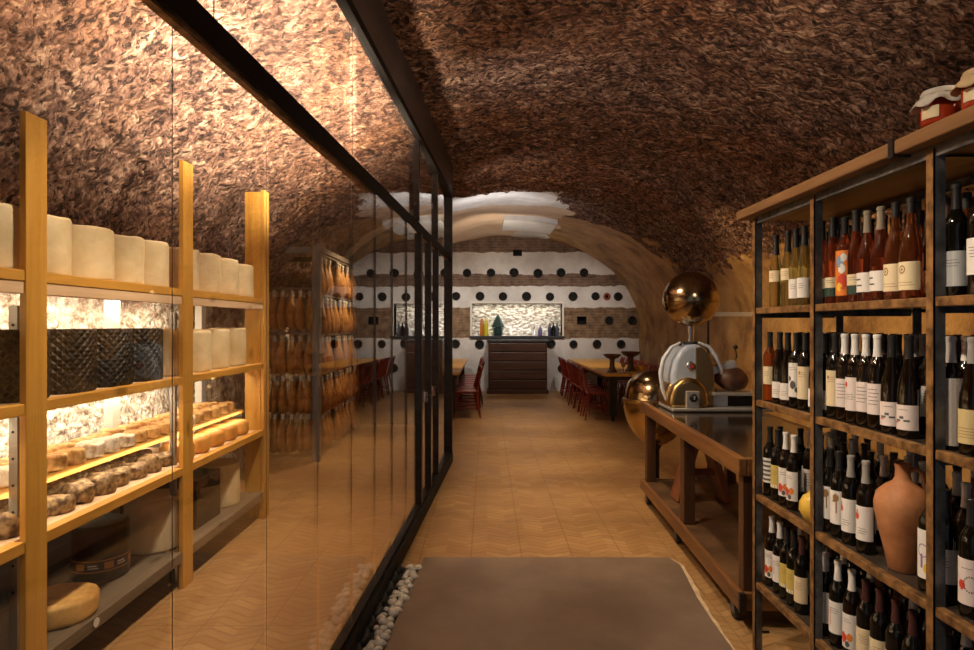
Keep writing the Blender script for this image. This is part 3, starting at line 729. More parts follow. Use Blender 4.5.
K_('yellow', 'dark bottle with yellow label', BORD, DG, CB, .24, (PY, .055, .155, 1.2), [(BRINK, 'bar', lines(.13, 3)), (PW, 'bar', [(-1.1, 1.1, .056, .014)])])
K_('figure', 'dark bottle with brown figure label', BORD, DG, CB, .24, (PW, .05, .17, 1.2), [(BRINK, 'blob', (-.1, .145, .014)), (BRINK, 'bar', [(-.1, .05, .09, .045), (-.5, -.05, .13, .006)])])
K_('drop', 'dark bottle with red-drop label', BORD, DG, CGR, .235, (PW, .045, .16, 1.2), [(RED, 'blob', (-.6, .125, .011)), (RED, 'bar', [(-.68, -.52, .13, .016)]), (INK, 'bar', lines(.085, 3))])
K_('swirl', 'dark bottle with purple swirl label', BORD, DG, CB, .24, (PW, .04, .18, 1.2), [(PURP, 'ring', (-.3, .12, .018)), (YEL, 'blob', (.2, .07, .017)), (PURP, 'bar', [(-.5, -.3, .07, .04)])])
K_('blob', 'dark bottle with red-blot label', BORD, DG, CB, .24, (PP, .035, .155, 1.3), [(RED, 'blob', (-.5, .085, .012)), (INK, 'ring', (.2, .09, .02)), (INK, 'bar', lines(.13, 1))])
K_('wplain', 'white-capped bottle with long label', BORD, DG, CW, .238, (PW, .05, .165, 1.2), [(RED, 'bar', [(-.5, -.42, .08, .06)]), (INK, 'bar', lines(.14, 3))])
K_('black', 'black-capped bottle with cream label', BORD, DG, CD, .238, (PC, .045, .15, 1.2), [(BRINK, 'bar', lines(.125, 4))])
BAYS = ['far', 'middle', 'near']; TIERS = {1: 'top', 2: 'second', 3: 'third', 4: 'lowest'}
rows = {
 1: [[(776,'whiteA'),(788,'whiteA'),(796,'whiteB'),(804.5,'whiteB')],
     [(822,'roseG'),(833,'roseG'),(845,'art'),(856,'roseG'),(867.5,'roseW'),(881,'roseW'),(895.5,'roseR'),(911,'roseR')],
     [(956,'silver'),(981,'plain')]],
 2: [[(761,'amber'),(771.5,'amber'),(780,'small'),(788,'small'),(796.5,'flower'),(805.5,'cream')],
     [(819,'small'),(827,'small'),(836,'cream'),(844.5,'wcap'),(854,'wcapR'),(864,'wcap'),(877,'wcap'),(892,'burgW'),(909,'burgW')],
     [(951,'clay'),(973,'gold')]],
 3: [[(759,'stripe'),(770,'yellow'),(778,'yellow'),(786,'redfl'),(794,'redfl')],
     [(829,'figure'),(838.5,'figure'),(851,'drop'),(866,'drop'),(930,'swirl')],
     [(946,'plain'),(972,'blob')]],
 4: [[(772,'redfl'),(780,'wplain'),(787,'yellow'),(794,'yellow'),(802,'black')],
     [(825,'wplain'),(838,'wplain'),(852,'redfl'),(866,'black'),(880,'black'),(896,'black'),(913,'black')],
     [(949,'cream'),(975,'small')]]}
back = {
 1: [['whiteA']*4, ['small','small','plain','black','silver','roseR','roseW'], ['plain','plain']],
 2: [['plain','wcapR','silver','plain'], ['silver','plain','black','plain','silver','wcap','redfl'], ['wcap','plain']],
 3: [['plain','plain','wcap','wcap'], ['plain','plain','wcap','wcap','black','wcap','wcap'], ['plain','small']],
 4: [['wcap','plain','black','plain'], ['wcap','wcap','plain','plain','black','plain'], ['plain','plain']]}
u = set(); random.seed(21)
def put(key, x, y, tier, lab):
    p, d = K[key]; s = 1.075
    place(p, u, (x, y, TZ[tier]+.0008), random.uniform(.4, .75), label=lab, group='wine bottles on the steel shelving').scale = (s*.757, s*.757, s)
D_ = .0665
def num(i): return ORD[i]
for tier, bays in rows.items():
    pts = []
    for bi, lst in enumerate(bays):
        for i, (px, key) in enumerate(lst): pts.append([1.379, min(3.02, 1.379*F/(px-CX)), key, bi, i])
    zig = 0
    for a in range(1, len(pts)):
        gap = pts[a-1][1]-pts[a][1]
        zig = 1-zig if gap < .058 else 0
        if zig:
            px = rows[tier][pts[a][3]][pts[a][4]][0]; pts[a][0] = 1.379+.05; pts[a][1] = pts[a][0]*F/(px-CX)
    if tier == 3: pts.append([1.41, 2.08, None, 9, 0]); pts.append([1.37, 2.58, None, 9, 0])
    for it in range(200):
        moved = False
        for a in range(len(pts)):
            for c in range(a+1, len(pts)):
                A_, B_ = pts[a], pts[c]; dx, dy = A_[0]-B_[0], A_[1]-B_[1]; dd = math.hypot(dx, dy)
                need = D_ if A_[2] and B_[2] else (.113 if max(A_[3], B_[3]) == 9 and 2.08 in (A_[1], B_[1]) else .088)
                if dd < need-1e-4:
                    moved = True; q = (need-dd)/max(dd, 1e-3)*(1.0 if None in (A_[2], B_[2]) else .5)
                    if A_[2]: A_[0] = min(1.5, max(1.379, A_[0]+dx*q)); A_[1] += dy*q
                    if B_[2]: B_[0] = min(1.5, max(1.379, B_[0]-dx*q)); B_[1] -= dy*q
        if not moved: break
    for q in pts: q[1] = min(q[1], 3.022)
    front = [q for q in pts]
    for x, y, key, bi, i in pts:
        if key: put(key, x, y, tier, '%s, %s tier, %s bay, %s from far post' % (K[key][1], TIERS[tier], BAYS[bi], num(i)))
    for bi in range(3):
        kinds_ = back[tier][bi]; y1, y0 = PYS[bi]-.05, PYS[bi+1]+.05
        if bi == 2: y0 = 1.3
        n_ = int((y1-y0)/.078); j = 0
        for r_, xr_ in enumerate((1.5, 1.578, 1.656)):
            for i in range(n_):
                y = y1-(y1-y0)*(i+.5)/n_ - .02*(r_ % 2); key = kinds_[(i*2+r_) % len(kinds_)]
                if any(math.hypot(xr_-q[0], y-q[1]) < (D_+.002 if q[2] else .118) for q in front): continue
                if r_ == 2 and (tier == 4 or bi == 2): continue
                put(key, xr_, y, tier, '%s, %s tier, %s bay, %s row back, %s along' % (K[key][1], TIERS[tier], BAYS[bi], ('second', 'third', 'rearmost')[r_], num(i)))
for p, d in K.values():
    if p.name not in u: print('UNUSED', d)

# clay jug, yellow pot, jam jars
TERRA = mottled('terracotta', (.34,.125,.045), (.52,.23,.1), 9, .65, .25, .004)
t = thing('clay_jug', 'terracotta jug with a single handle standing on the third shelf among dark bottles', 'jug', (1.405, 2.095, TZ[3]+.001))
pr_ = [(1e-6,.0),(.04,0),(.045,.006),(.056,.07),(.074,.15),(.086,.22),(.088,.255),(.08,.29),(.055,.318),(.032,.335),(.024,.352),(.022,.385),(.026,.398),(.026,.404),(.019,.404),(.018,.38),(1e-6,.37)]
pr_ = [(r*.97, z*.89) for r, z in pr_]
MB().lathe(pr_, 36).build('jug_body', TERRA, t, smooth=True)
hd = [(.018,.338),(.036,.346),(.052,.336),(.06,.312),(.06,.286),(.054,.262)]
MB().tube([(.83*r, -.56*r, z) for r, z in hd], .0085, 8).build('handle', TERRA, t, smooth=True)
YGL = mottled('yellow_glaze', (.62,.36,.04), (.8,.55,.1), 7, .25, .1)
t = thing('yellow_pot', 'round yellow glazed pot beside the middle post on the third shelf', 'pot', (1.37, 2.58, TZ[3]+.001))
MB().lathe([(1e-6,0),(.03,0),(.05,.02),(.066,.055),(.064,.085),(.05,.112),(.032,.124),(.03,.132),(.024,.132),(.022,.12),(1e-6,.115)], 28).build('pot_body', YGL, t, smooth=True)
MB().lathe([(.013,.0605),(.016,.063),(.013,.067),(.009,.067),(.009,.0605)], 14, (0,0,.07), 'y').build('spout', YGL, t, smooth=True).rotation_euler = (0,0,2.5)
JAM = liquid('tomato_jam', (.45,.05,.015), .2); CLOTH = mottled('white_jar_cloth', (.6,.55,.5), (.75,.7,.66), 9, .9, .3); GINGH = mottled('tan_jar_cloth', (.55,.38,.2), (.7,.52,.32), 30, .9, .3)
def jar(label, loc, cm, s):
    t = thing('jam_jar', label, 'jar', loc, 0, 'jam jars on the top board'); t.scale = (s, s, s)
    MB().lathe([(1e-6,0),(.036,0),(.042,.006),(.044,.03),(.042,.058),(.036,.068),(.034,.072),(1e-6,.072)], 24).build('jar_body', JAM, t, smooth=True)
    b = MB(); n = 40; rings = [(0,.094),(.022,.0935),(.038,.091),(.041,.084),(.041,.074),(.05,.066),(.058,.052)]
    for i, (r, z) in enumerate(rings):
        for q in range(n):
            a = 2*PI*q/n; w = max(0, i-3)/3
            rr = max(r, 1e-5)*(1+.1*w*math.sin(8*a+.6)); b.v.append((rr*math.cos(a), rr*math.sin(a), z+.007*w*math.sin(5*a)))
    for i in range(len(rings)-1):
        for q in range(n): b.face((i*n+q, i*n+(q+1) % n, (i+1)*n+(q+1) % n, (i+1)*n+q)[::-1])
    o = b.build('cloth_cover', cm, t, smooth=True); sd = o.modifiers.new('thick', 'SOLIDIFY'); sd.thickness = .002; sd.offset = 1
    MB().lathe([(.0425,.077),(.0445,.079),(.0425,.081)], 24).build('string', CORD, t)
    MB().patch(.0442, .016, .046, PI-.1, PI+.9, 8).build('label', PC, t)
    return t
jar('red jam jar under a frilled white cloth on the top board', (1.315, 1.80, 2.176), CLOTH, 1.12)
jar('red jam jar under a tan cloth at the near end of the top board', (1.325, 1.655, 2.176), GINGH, 1.12)

# ------------------------------------------------------------------ workbench with slicer
bench = thing('workbench', 'old wooden workbench on casters with a dark polished top beside the shelving', 'workbench', (1.32, 3.25, 0), -.036)
BL, BW, BT = 2.44, .85, .9
POL = mat('dark_polished_top', (.035,.022,.014), .12, spec=.7)
MB().box(.045, BW-.045, .045, BL-.045, BT-.03, BT-.004).build('table_top', POL, bench)
b = MB(); b.box(0, .044, 0, BL, BT-.095, BT).build('edge_board', BENCH_Y, bench, bevel=.006)
MB().box(BW-.044, BW, 0, BL, BT-.095, BT).build('edge_board', BENCH_Y, bench, bevel=.006)
WX_ = wood('worn_bench_end', (.1,.04,.014), (.3,.135,.045), 0, .4, 10, .3)
for y in (0, BL-.044): MB().box(.045, BW-.045, y, y+.044, BT-.095, BT).build('end_board', WX_, bench, bevel=.006)
for x in (.03, BW-.11):
    for y, w in ((.02, .07), (1.13, .10), (BL-.13, .085)):
        MB().box(x, x+.08, y, y+w, .19, BT-.096).build('leg', BENCH_Z, bench, bevel=.005)
MB().box(.03, BW-.03, .03, BL-.03, .165, .19).build('lower_board', WORNBOARD, bench)
for x in (0, BW-.029): MB().box(x, x+.029, 0, BL, .1, .195).build('lower_rail', BENCH_Y, bench, bevel=.006)
for y in (0, BL-.029): MB().box(.0295, BW-.0295, y, y+.029, .1, .195).build('lower_end_rail', WX_, bench, bevel=.006)
MB().box(-.004, .03, -.025, -.001, .1, .2).build('corner_plate', STEEL, bench)
RUBB = mat('black_rubber', (.015,.015,.015), .6)
for x in (.035, BW-.07):
    for y in (.12, 1.28, BL-.18):
        c = MB().box(x-.03, x+.03, y-.03, y+.03, .125, .164).box(x-.026, x-.02, y-.02, y+.03, .04, .125).box(x+.02, x+.026, y-.02, y+.03, .04, .125).build('caster_fork', GREYSTEEL, bench)
        MB().lathe([(.015,-.016),(.042,-.016),(.045,-.012),(.045,.012),(.042,.016),(.015,.016)], 20, (x, y+.02, .0455), 'x').build('caster_wheel', RUBB, c, smooth=True)
# flared wooden stand under the bench
t = thing('trestle_stand', 'reddish wooden stand with two splayed legs on the lower board of the workbench', 'stand', (1.72, 5.0, .191))
REDW = wood('reddish_wood', (.17,.05,.02), (.3,.11,.05), 2, .5)
for sx in (-1, 1):
    b = MB(); b.beam((sx*.19, 0, .0), (sx*.055, 0, .49), .055, .2, (0,1,0)); b.v = [(x, y, max(0, z)) for x, y, z in b.v]; b.build('leg', REDW, t, bevel=.004)
MB().box(-.1, .1, -.12, .12, .485, .515).build('top', REDW, t, bevel=.006)
MB().box(-.105, .105, -.012, .012, .2, .25).build('stretcher', REDW, t)

SLX, SLY, SLZ = 1.69, 5.2, BT+.0008
sl = thing('meat_slicer', 'retro white and brass meat slicer crowned by a polished ball on the workbench', 'slicer', (SLX, SLY, SLZ))
ENAM = mat('pale_enamel', (.56,.66,.82), .22, spec=.6, coat=.4); BRASS = mat('bronze_metal', (.58,.4,.17), .3, 1); MIRR = mat('dark_brass_mirror', (.4,.3,.17), .16, 1)
WENAM = mat('white_enamel', (.72,.78,.88), .2, coat=.5); ALU = mat('brushed_aluminium', (.72,.7,.66), .38, .6)
k = 5.2/F
def q_(px, py): return ((px-687)*k, (407-py)*k)
MB().box(-.2, .62, -.22, .2, .0, .03).build('base_plate', ALU, sl, bevel=.012, seg=3)
out = [q_(x, y) for x, y in ((669,403),(667,388),(667,372),(670,358),(676,348),(682,343.5),(690,342.5),(696,343.5),(703,350),(708,362),(710,378),(709,403))]
MB().extrude(out, -.1, .2).build('housing', ENAM, sl, smooth=True, bevel=.035, seg=5)
sk = [q_(x, y) for x, y in ((662,404),(662,390),(666,380),(706,380),(713,388),(715,404))]
MB().extrude(sk, -.075, .18).build('skirt', BRASS, sl, smooth=True, bevel=.03, seg=4)
right = [q_(x-3, y) for x, y in ((693,403),(693,346),(699,345),(706,352),(710,363),(711.5,378),(710.5,403))]
MB().extrude(right, -.108, -.09).build('side_panel', BRASS, sl, bevel=.006)
arcL = [q_(x, y) for x, y in ((677,341),(668,346),(660.5,357),(657.5,371),(659,386),(663,398))]
MB().tube([(x, -.05, z) for x, z in arcL], [.01,.016,.02,.02,.017,.011], 12).build('left_arm', WENAM, sl, smooth=True)
arcR = [q_(x, y) for x, y in ((695,341),(705,345),(712,354),(716.5,366),(720,377),(723,384))]
MB().tube([(x, -.05, z) for x, z in arcR], [.01,.015,.018,.018,.016,.012], 12).build('right_arm', WENAM, sl, smooth=True)
dome = [q_(x, y) for x, y in ((666,404),(667,391),(671,382),(678,376.5),(686,374.5),(694,376.5),(701,383),(704,392),(704.5,404))]
MB().extrude([(x*1.0-.04, z) for x, z in dome], -.2, -.08).build('motor_dome', BRASS, sl, smooth=True, bevel=.04, seg=5)
x0, z0 = q_(676.5, 404); x1, z1 = q_(689.5, 387)
sp_ = MB().box(x0, x1, -.215, -.19, z0, z1).build('switch_plate', ALU, sl, bevel=.008)
cx_, cz_ = q_(683.5, 393.5)
MB().lathe([(.001,-.018),(.026,-.016),(.03,-.004),(.034,0),(.034,.004),(.001,.004)], 24, (cx_, -.215, cz_), 'y').build('switch_knob', RUBB, sp_, smooth=True)
MB().box(cx_-.003, cx_+.003, -.2345, -.2325, cz_-.012, cz_+.014).box(cx_-.008, cx_+.012, -.2345, -.2325, cz_+.008, cz_+.014).build('switch_mark', WENAM, sp_)
cx_, cz_ = q_(685.5, 364)
em = MB().lathe([(.001,-.02),(.03,-.018),(.034,-.008),(.04,-.004),(.04,.006),(.001,.006)], 28, (cx_, -.1, cz_), 'y').build('badge', CHROME, sl, smooth=True)
MB().lathe([(.001,-.0028),(.018,-.0022),(.018,.002)], 20, (cx_, -.1195, cz_), 'y').build('badge_center', RED, em)
nx, nz = q_(690, 342); _, nz2 = q_(690, 322)
MB().lathe([(.055,-.02),(.06,.0),(.05,.014),(.001,.014)], 24, (nx, .03, nz)).build('neck_collar', RUBB, sl, smooth=True)
MB().lathe([(.027,0),(.027,nz2-nz)], 16, (nx, .03, nz)).build('neck', CHROME, sl, smooth=True)
bx_, bz_ = q_(690.5, 297.5); R = 27.5*k
ball = MB().sphere((bx_, .03, bz_), R, 48, 28).build('ball', MIRR, sl, smooth=True)
MB().lathe([(R+.0005,-.004),(R+.003,0),(R+.0005,.004)], 48, (bx_, .03, bz_-.03)).build('seam_ring', MIRR, ball, smooth=True)
x0, z0 = q_(706, 391); x1, _ = q_(752, 391)
MB().box(x0, x1, -.16, .16, z0-.012, z0+.012).build('carriage_tray', ALU, sl, bevel=.006)
x0, z0 = q_(706, 403.5); x1, z1 = q_(722, 392.5)
MB().box(x0, x1, -.1, .1, z0, z1).build('carriage_support', ENAM, sl, bevel=.006)
x0, _ = q_(723.5, 0); x1, _ = q_(748, 0)
MB().box(x0, x1, -.08, .08, z0, z1-.002).build('tray_box', STEEL, sl, bevel=.006)
p0 = q_(704, 372); p1 = q_(733.5, 362); p2 = q_(733.5, 347)
MB().beam((p0[0], .05, p0[1]), (p1[0], .02, p1[1]), .14, .06).build('pusher_plate', ALU, sl, bevel=.005)
h_ = MB().tube([(p1[0], .02, p1[1]), (p1[0]+.015, .0, p1[1]+.06), (p2[0], -.01, p2[1])], .009, 8).build('pusher_handle', CHROME, sl, smooth=True)
MB().sphere((p2[0], -.01, p2[1]+.012), .02, 14, 10).build('handle_knob', RUBB, h_, smooth=True)
for px_ in (678, 702):
    cx_, cz_ = q_(px_, 343); MB().lathe([(.012,-.01),(.016,.004),(.01,.016),(.001,.017)], 14, (cx_, -.02, cz_)).build('top_screw', RUBB, sl, smooth=True)
mx_, mz_ = q_(732, 390)
HAMD = mottled('dark_cured_meat', (.06,.022,.012), (.16,.07,.035), 8, .5, .4, .008)
b = MB().sphere((0,0,0), .16, 24, 16, .62); b.v = [(x*.85*(1-.2*x/.16), y*.85, z+.09+.02*noise.noise(Vector((x,y,z))*12)) for x, y, z in b.v]; b.v = [(x, y, max(z, .0)) for x, y, z in b.v]
tag(b.build('cured_meat', HAMD, smooth=True, loc=(SLX+mx_, SLY, SLZ+mz_+.0125)), 'dark lump of cured meat lying on the slicer carriage', 'meat')

# brass cauldron on a stand just past the bench
t = thing('brass_cauldron', 'great polished brass cauldron on a pedestal behind the end of the workbench', 'cauldron', (1.655, 6.08, 0))
cb = MB().lathe([(1e-6,.42)]+[(.312*math.sqrt(1-((z-.86)/.44)**2), z) for z in (.425,.45,.5,.56,.63,.7,.78,.86)], 40).build('bowl', mat('aged_brass', (.5,.36,.17), .2, 1), t, smooth=True)
MB().lathe([(.298,.84),(.315,.85),(.318,.865),(.315,.88),(.298,.885)], 40).build('rim_band', BRASS, cb, smooth=True)
MB().lathe([(.3,.886),(.295,.95),(.265,1.04),(.2,1.11),(.1,1.15),(1e-6,1.16)], 40).build('lid', MIRR, t, smooth=True)
MB().lathe([(.0001,0),(.15,0),(.15,.02),(.05,.05),(.035,.1),(.035,.38),(.07,.445),(.001,.445)], 28).build('pedestal', STEEL, t, smooth=True)
# steel gantry rail with a drop rod near the ochre wall
t = thing('steel_rail', 'horizontal steel rail on a thin pole in front of the ochre wall', 'rail', (2.3, 6.5, 0))
MB().box(0, 1.36, -.03, .03, 1.69, 1.735).build('rail', ALU, t, bevel=.004)
MB().lathe([(.012,.0),(.012,1.69)], 10, (.02, 0, 0)).build('pole', STEEL, t, smooth=True)
MB().lathe([(.001,0),(.13,0),(.13,.012),(.015,.02),(.001,.02)], 24, (.02, 0, 0)).build('pole_base', STEEL, t, smooth=True)

# ------------------------------------------------------------------ far end: chest, tables, chairs, pots
ch = thing('dark_chest', 'tall dark wooden chest of long drawers under the lit niche', 'chest', ((WX(488,14.55)+WX(547,14.55))/2, 14.62, 0))
w = (WX(547,14.4)-WX(488,14.4))/2
MB().box(-w, w, -.2, .33, .1, 1.2).build('carcass', CHESTWOOD, ch, bevel=.01)
MB().box(-w-.03, w+.03, -.24, .33, 0, .1).build('plinth', CHESTWOOD, ch, bevel=.012)
MB().box(-w-.03, w+.03, -.24, .33, 1.2, 1.255).build('top', SLATE, ch, bevel=.008)
for i in range(5):
    z = .125+.215*i
    d = MB().box(-w+.03, w-.03, -.222, -.2005, z, z+.195).build('drawer', CHESTWOOD, ch, bevel=.01)
    for sx in (-.35, .35): MB().sphere((sx, -.232, z+.1), .014, 10, 8).build('knob', STEEL, d, smooth=True)
TABW = wood('honey_table_top', (.62,.32,.05), (.8,.47,.1), 1, .35, 10, .1)
def table(label, x0, x1, y0, y1):
    t = thing('dining_table', label, 'table', (x0, y0, 0), 0, 'long tables at the far end'); w = x1-x0; l_ = y1-y0
    MB().box(0, w, 0, l_, .755, .8).build('table_top', TABW, t, bevel=.006)
    MB().box(.05, w-.05, .06, l_-.06, .69, .7545).build('apron', STEEL, t)
    for x in (.1, w-.2):
        for y in (.08, l_-.2):
            g = MB().box(x, x+.13, y, y+.08, .1, .6895).build('leg', STEEL, t, bevel=.004)
            MB().box(x+.04, x+.09, y+.02, y+.06, .05, .1).lathe([(.012,-.018),(.05,-.018),(.05,.018),(.012,.018)], 18, (x+.065, y+.04, .0505), 'x').build('caster', RUBB, g)
    return t
table('long honey-coloured table carrying pedestal bowls, red chairs along it', 1.92, 2.8, 10.15, 14.75)
table('long honey-coloured table beyond the end of the glass partition', -1.36, -.46, 10.4, 14.75)
REDP = mat('red_chair_paint', (.24,.025,.016), .4, coat=.2)
def make_chair():
    t = thing('red_chair', 'x', 'chair', group='red spindle-back chairs')
    MB().box(-.2, .2, -.2, .2, .43, .458).build('seat', REDP, t, bevel=.012)
    for sx in (-1, 1):
        for sy in (-1, 1): MB().tube([(sx*.22, sy*.23, 0), (sx*.155, sy*.155, .432)], [.013, .018], 8).build('leg', REDP, t, smooth=True)
        MB().tube([(sx*.175, -.165, .455), (sx*.19, -.27, .86)], .014, 8).build('back_post', REDP, t, smooth=True)
    for i in range(4):
        x = -.108+.072*i; MB().tube([(x, -.168, .455), (x*1.08, -.265, .84)], .009, 6).build('spindle', REDP, t, smooth=True)
    MB().beam((-.215, -.268, .85), (.215, -.268, .85), .022, .045).build('top_rail', REDP, t, bevel=.006)
    for sx in (-1, 1): MB().tube([(sx*.195, -.2, .17), (sx*.195, .2, .17)], .009, 6).build('side_stretcher', REDP, t, smooth=True)
    MB().tube([(-.195, 0, .17), (.195, 0, .17)], .009, 6).build('stretcher', REDP, t, smooth=True)
    return t
cp = make_chair(); u = set()
for i in range(8):
    place(cp, u, (1.93-.05*random.random(), 10.62+.52*i, 0), -PI/2+random.uniform(-.14,.14), label='red spindle-back chair, aisle side of the bowl table, %s from its near end' % ORD[i])
for i in range(8):
    place(cp, u, (2.86, 10.62+.52*i, 0), PI/2+random.uniform(-.1,.1), label='red spindle-back chair, wall side of the bowl table, %s from its near end' % ORD[i])
for i in range(8):
    place(cp, u, (-.40+.07*random.random(), 10.86+.485*i, 0), PI/2+random.uniform(-.16,.16), label='red spindle-back chair at the table past the glass, %s from its near end' % ORD[i])
BROWNC = mottled('brown_glazed_clay', (.07,.035,.02), (.17,.08,.045), 9, .35, .2)
def bowl(label, loc, s):
    t = thing('pedestal_bowl', label, 'bowl', loc, 0, 'pedestal bowls on the far table'); t.scale = (s, s, s)
    MB().lathe([(1e-6,.245),(.05,.25),(.12,.275),(.165,.325),(.17,.345),(.158,.345),(.11,.3),(.04,.275),(1e-6,.27)], 30).build('dish', BROWNC, t, smooth=True)
    MB().lathe([(1e-6,0),(.095,0),(.1,.012),(.07,.05),(.05,.12),(.045,.2),(.06,.2495),(1e-6,.2495)], 26).build('foot', BROWNC, t, smooth=True)
bowl('brown pedestal bowl at the aisle edge of the far table', (2.13, 10.55, .801), .88)
bowl('wider brown pedestal bowl behind the polished cauldron on the far table', (2.49, 10.75, .801), .98)
GLS = liquid('drinking_glass', (.6,.55,.45), .7)
tag(MB().lathe([(1e-6,0),(.05,0),(.05,.006),(.008,.015),(.007,.08),(.035,.11),(.04,.17),(.037,.17),(.03,.115),(1e-6,.095)], 20, (2.29, 10.42, .801)).build('stem_glass', GLS, smooth=True), 'stemmed glass between the two pedestal bowls', 'glass')
ORG = mottled('orange_skin', (.7,.3,.03), (.8,.42,.06), 20, .45, .1)
for i, (x, y, lb) in enumerate(((2.66, 10.62, 'orange on the far table behind the cauldron, near the table edge'), (2.64, 10.95, 'orange on the far table, further back by the wider bowl'))):
    tag(MB().sphere((0,0,0), .06, 18, 12, .95).build('orange', ORG, smooth=True, loc=(x, y, .801+.057)), lb, 'fruit', 'oranges on the far table')

# pot mouths set into the end wall
IRON = mat('black_pot_mouth', (.018,.017,.016), .5)
def make_mouth():
    t = thing('mounted_pot_mouth', 'x', 'pot', group='round pot mouths set in the end wall')
    MB().lathe([(.082,-.002),(.15,-.001),(.155,-.02),(.145,-.04),(.12,-.05),(.1,-.04),(.082,-.02),(.082,-.002)], 24, (0,0,0), 'y').build('rim', IRON, t, smooth=True)
    MB().lathe([(.05,-.012),(.0001,-.014)][::-1]+[(.085,-.004)], 24, (0,0,0), 'y').build('hollow_shade', VOID, t)  # flat dark disc for the shade inside the mouth
    return t
pm = make_mouth(); u = set()
rowsP = [(273, [444, 467, 491, 514, 538, 561, 584], 'row above the middle brick band'), (296.5, [432, 456, 480, 503, 526.5, 550, 573, 595.5, 618], 'row just above the niche'),
         (320, [609, 632], 'row beside the niche'), (344, [432, 455.5, 479.5, 551, 573.5, 597, 621], 'row level with the chest top'), (368.5, [455, 562, 585], 'lowest row')]
for py, xs, nm in rowsP:
    for i, px in enumerate(xs):
        if py == 273 or py == 296.5 or py > 330 or True:
            s = .7*random.uniform(.92, 1.05)
            place(pm, u, (WX(px, 14.98), 14.998, WZ(py+random.uniform(-.4,.4), 14.98)), 0, label='black pot mouth in end wall, %s, %s along' % (nm, ORD[i])).scale = (s, 1, s)
    if py == 296.5:
        for i, px in enumerate((409, 385, 362)):
            place(pm, u, (WX(px, 14.98), 14.998, WZ(py, 14.98)), 0, label='black pot mouth in end wall, niche row, %s behind the glass' % ORD[i]).scale = (.7, 1, .7)
CLAYR = mat('red_clay_rim', (.3,.08,.05), .6)
tag(MB().lathe([(.04,-.001),(.09,-.001),(.09,-.02),(.06,-.03),(.04,-.02),(.04,-.001)], 18, (WX(607,14.98), 14.998, WZ(296.5,14.98)), 'y').build('mounted_clay_mouth', CLAYR, smooth=True), 'small red clay mouth between two black ones in the end wall', 'pot')
# things in the niche
def vase(n, label, px, prof, m_, y=14.98, extra=None):
    t = tag(MB().lathe(prof, 18).build(n, m_, smooth=True), label, 'bottle', 'bottles in the lit niche'); t.location = (WX(px, y), y+.08, NZ0+.001); return t
CONE = [(1e-6,0),(.1,0),(.1,.03),(.12,.05),(.12,.2),(.16,.22),(.13,.3),(.07,.42),(.02,.52),(1e-6,.53)]
TALL = [(1e-6,0),(.055,0),(.06,.02),(.058,.2),(.045,.33),(.03,.42),(1e-6,.43)]
vase('orange_bottle', 'tall orange bottle in the niche beside a yellow one', 482, TALL, mat('orange_bottle_glass', (.55,.2,.03), .3))
vase('yellow_bottle', 'tall yellow-green bottle in the niche beside the orange one', 486.2, TALL, mat('yellow_bottle_glass', (.65,.6,.05), .3))
vase('cone_bottle', 'dark green bottle with a pointed cone top in the niche', 498, CONE, mat('dark_teal_glass', (.015,.05,.045), .3))
SM = [(1e-6,0),(.05,0),(.05,.14),(.02,.2),(.02,.24),(1e-6,.24)]
for i, (px, m_, lb) in enumerate(((536.5, PW, 'small white bottle in the niche, farther from its edge'), (540.5, mat('violet_glass', (.12,.1,.25), .3), 'small violet bottle in the niche beside a white one'), (550, mat('navy_glass', (.03,.035,.07), .3), 'dark navy bottle at the niche edge, first of three'), (553.7, DG, 'dark green bottle at the niche edge, second of three'), (557.4, mat('slate_glass', (.06,.07,.1), .3), 'slate blue bottle at the niche edge, last of three'))):
    vase('niche_bottle', lb, px, SM if i < 2 else [(r*.9, z*1.3) for r, z in SM], m_)

# ------------------------------------------------------------------ lights
WARM = (1, .72, .42); WARM2 = (1, .8, .56); NEUT = (1, .9, .78)
def spot(loc, target, power, size=70, blend=.8, col=WARM, r=.06):
    d = bpy.data.lights.new('spot', 'SPOT'); d.energy = power; d.spot_size = math.radians(size); d.spot_blend = blend; d.color = col; d.shadow_soft_size = r
    o = bpy.data.objects.new('unseen_spot', d); C.objects.link(o); o.location = loc  # unseen light source, no lamp fixture is modelled
    o.rotation_euler = (Vector(target)-Vector(loc)).to_track_quat('-Z', 'Y').to_euler(); return o
def area(loc, target, power, sx, sy, col=WARM2):
    d = bpy.data.lights.new('area', 'AREA'); d.energy = power; d.shape = 'RECTANGLE'; d.size = sx; d.size_y = sy; d.color = col
    o = bpy.data.objects.new('strip_light', d); C.objects.link(o); o.location = loc
    o.rotation_euler = (Vector(target)-Vector(loc)).to_track_quat('-Z', 'Y').to_euler(); return o
# cheese cellar: uplights along the partition head, strips under the boards
UPC = (1, .8, .58)
for y, p in ((.9, 25), (2.2, 110), (3.3, 360), (4.4, 430), (5.5, 190)):
    spot((GX(y)-.24, y, 2.45), (-1.4, y+.2, 3.3), p*.95, 140, 1, UPC, .03)
for z, p in ((1.76, 29), (1.225, 27)):
    area((-2.36, 3.1, z), (-2.66, 3.1, z-.3), p, 3.9, .03, (1, .86, .66))
area((-1.97, 3.1, 1.2), (-2.12, 3.1, .9), 9, 3.9, .02, (1, .84, .62)); area((-1.97, 3.1, .895), (-2.1, 3.1, .7), 5, 3.9, .02, (1, .8, .55))  # weak front strips added to brighten the cheeses
for y in (1.4, 2.5, 3.5, 4.5): spot((-1.05, y, 2.98), (-1.95, y+.25, 1.3), 75, 62, .9, WARM2, .04)
spot((-1.0, 8.7, 3.1), (-2.0, 8.2, 1.7), 210, 75, .9, (1, .66, .34))
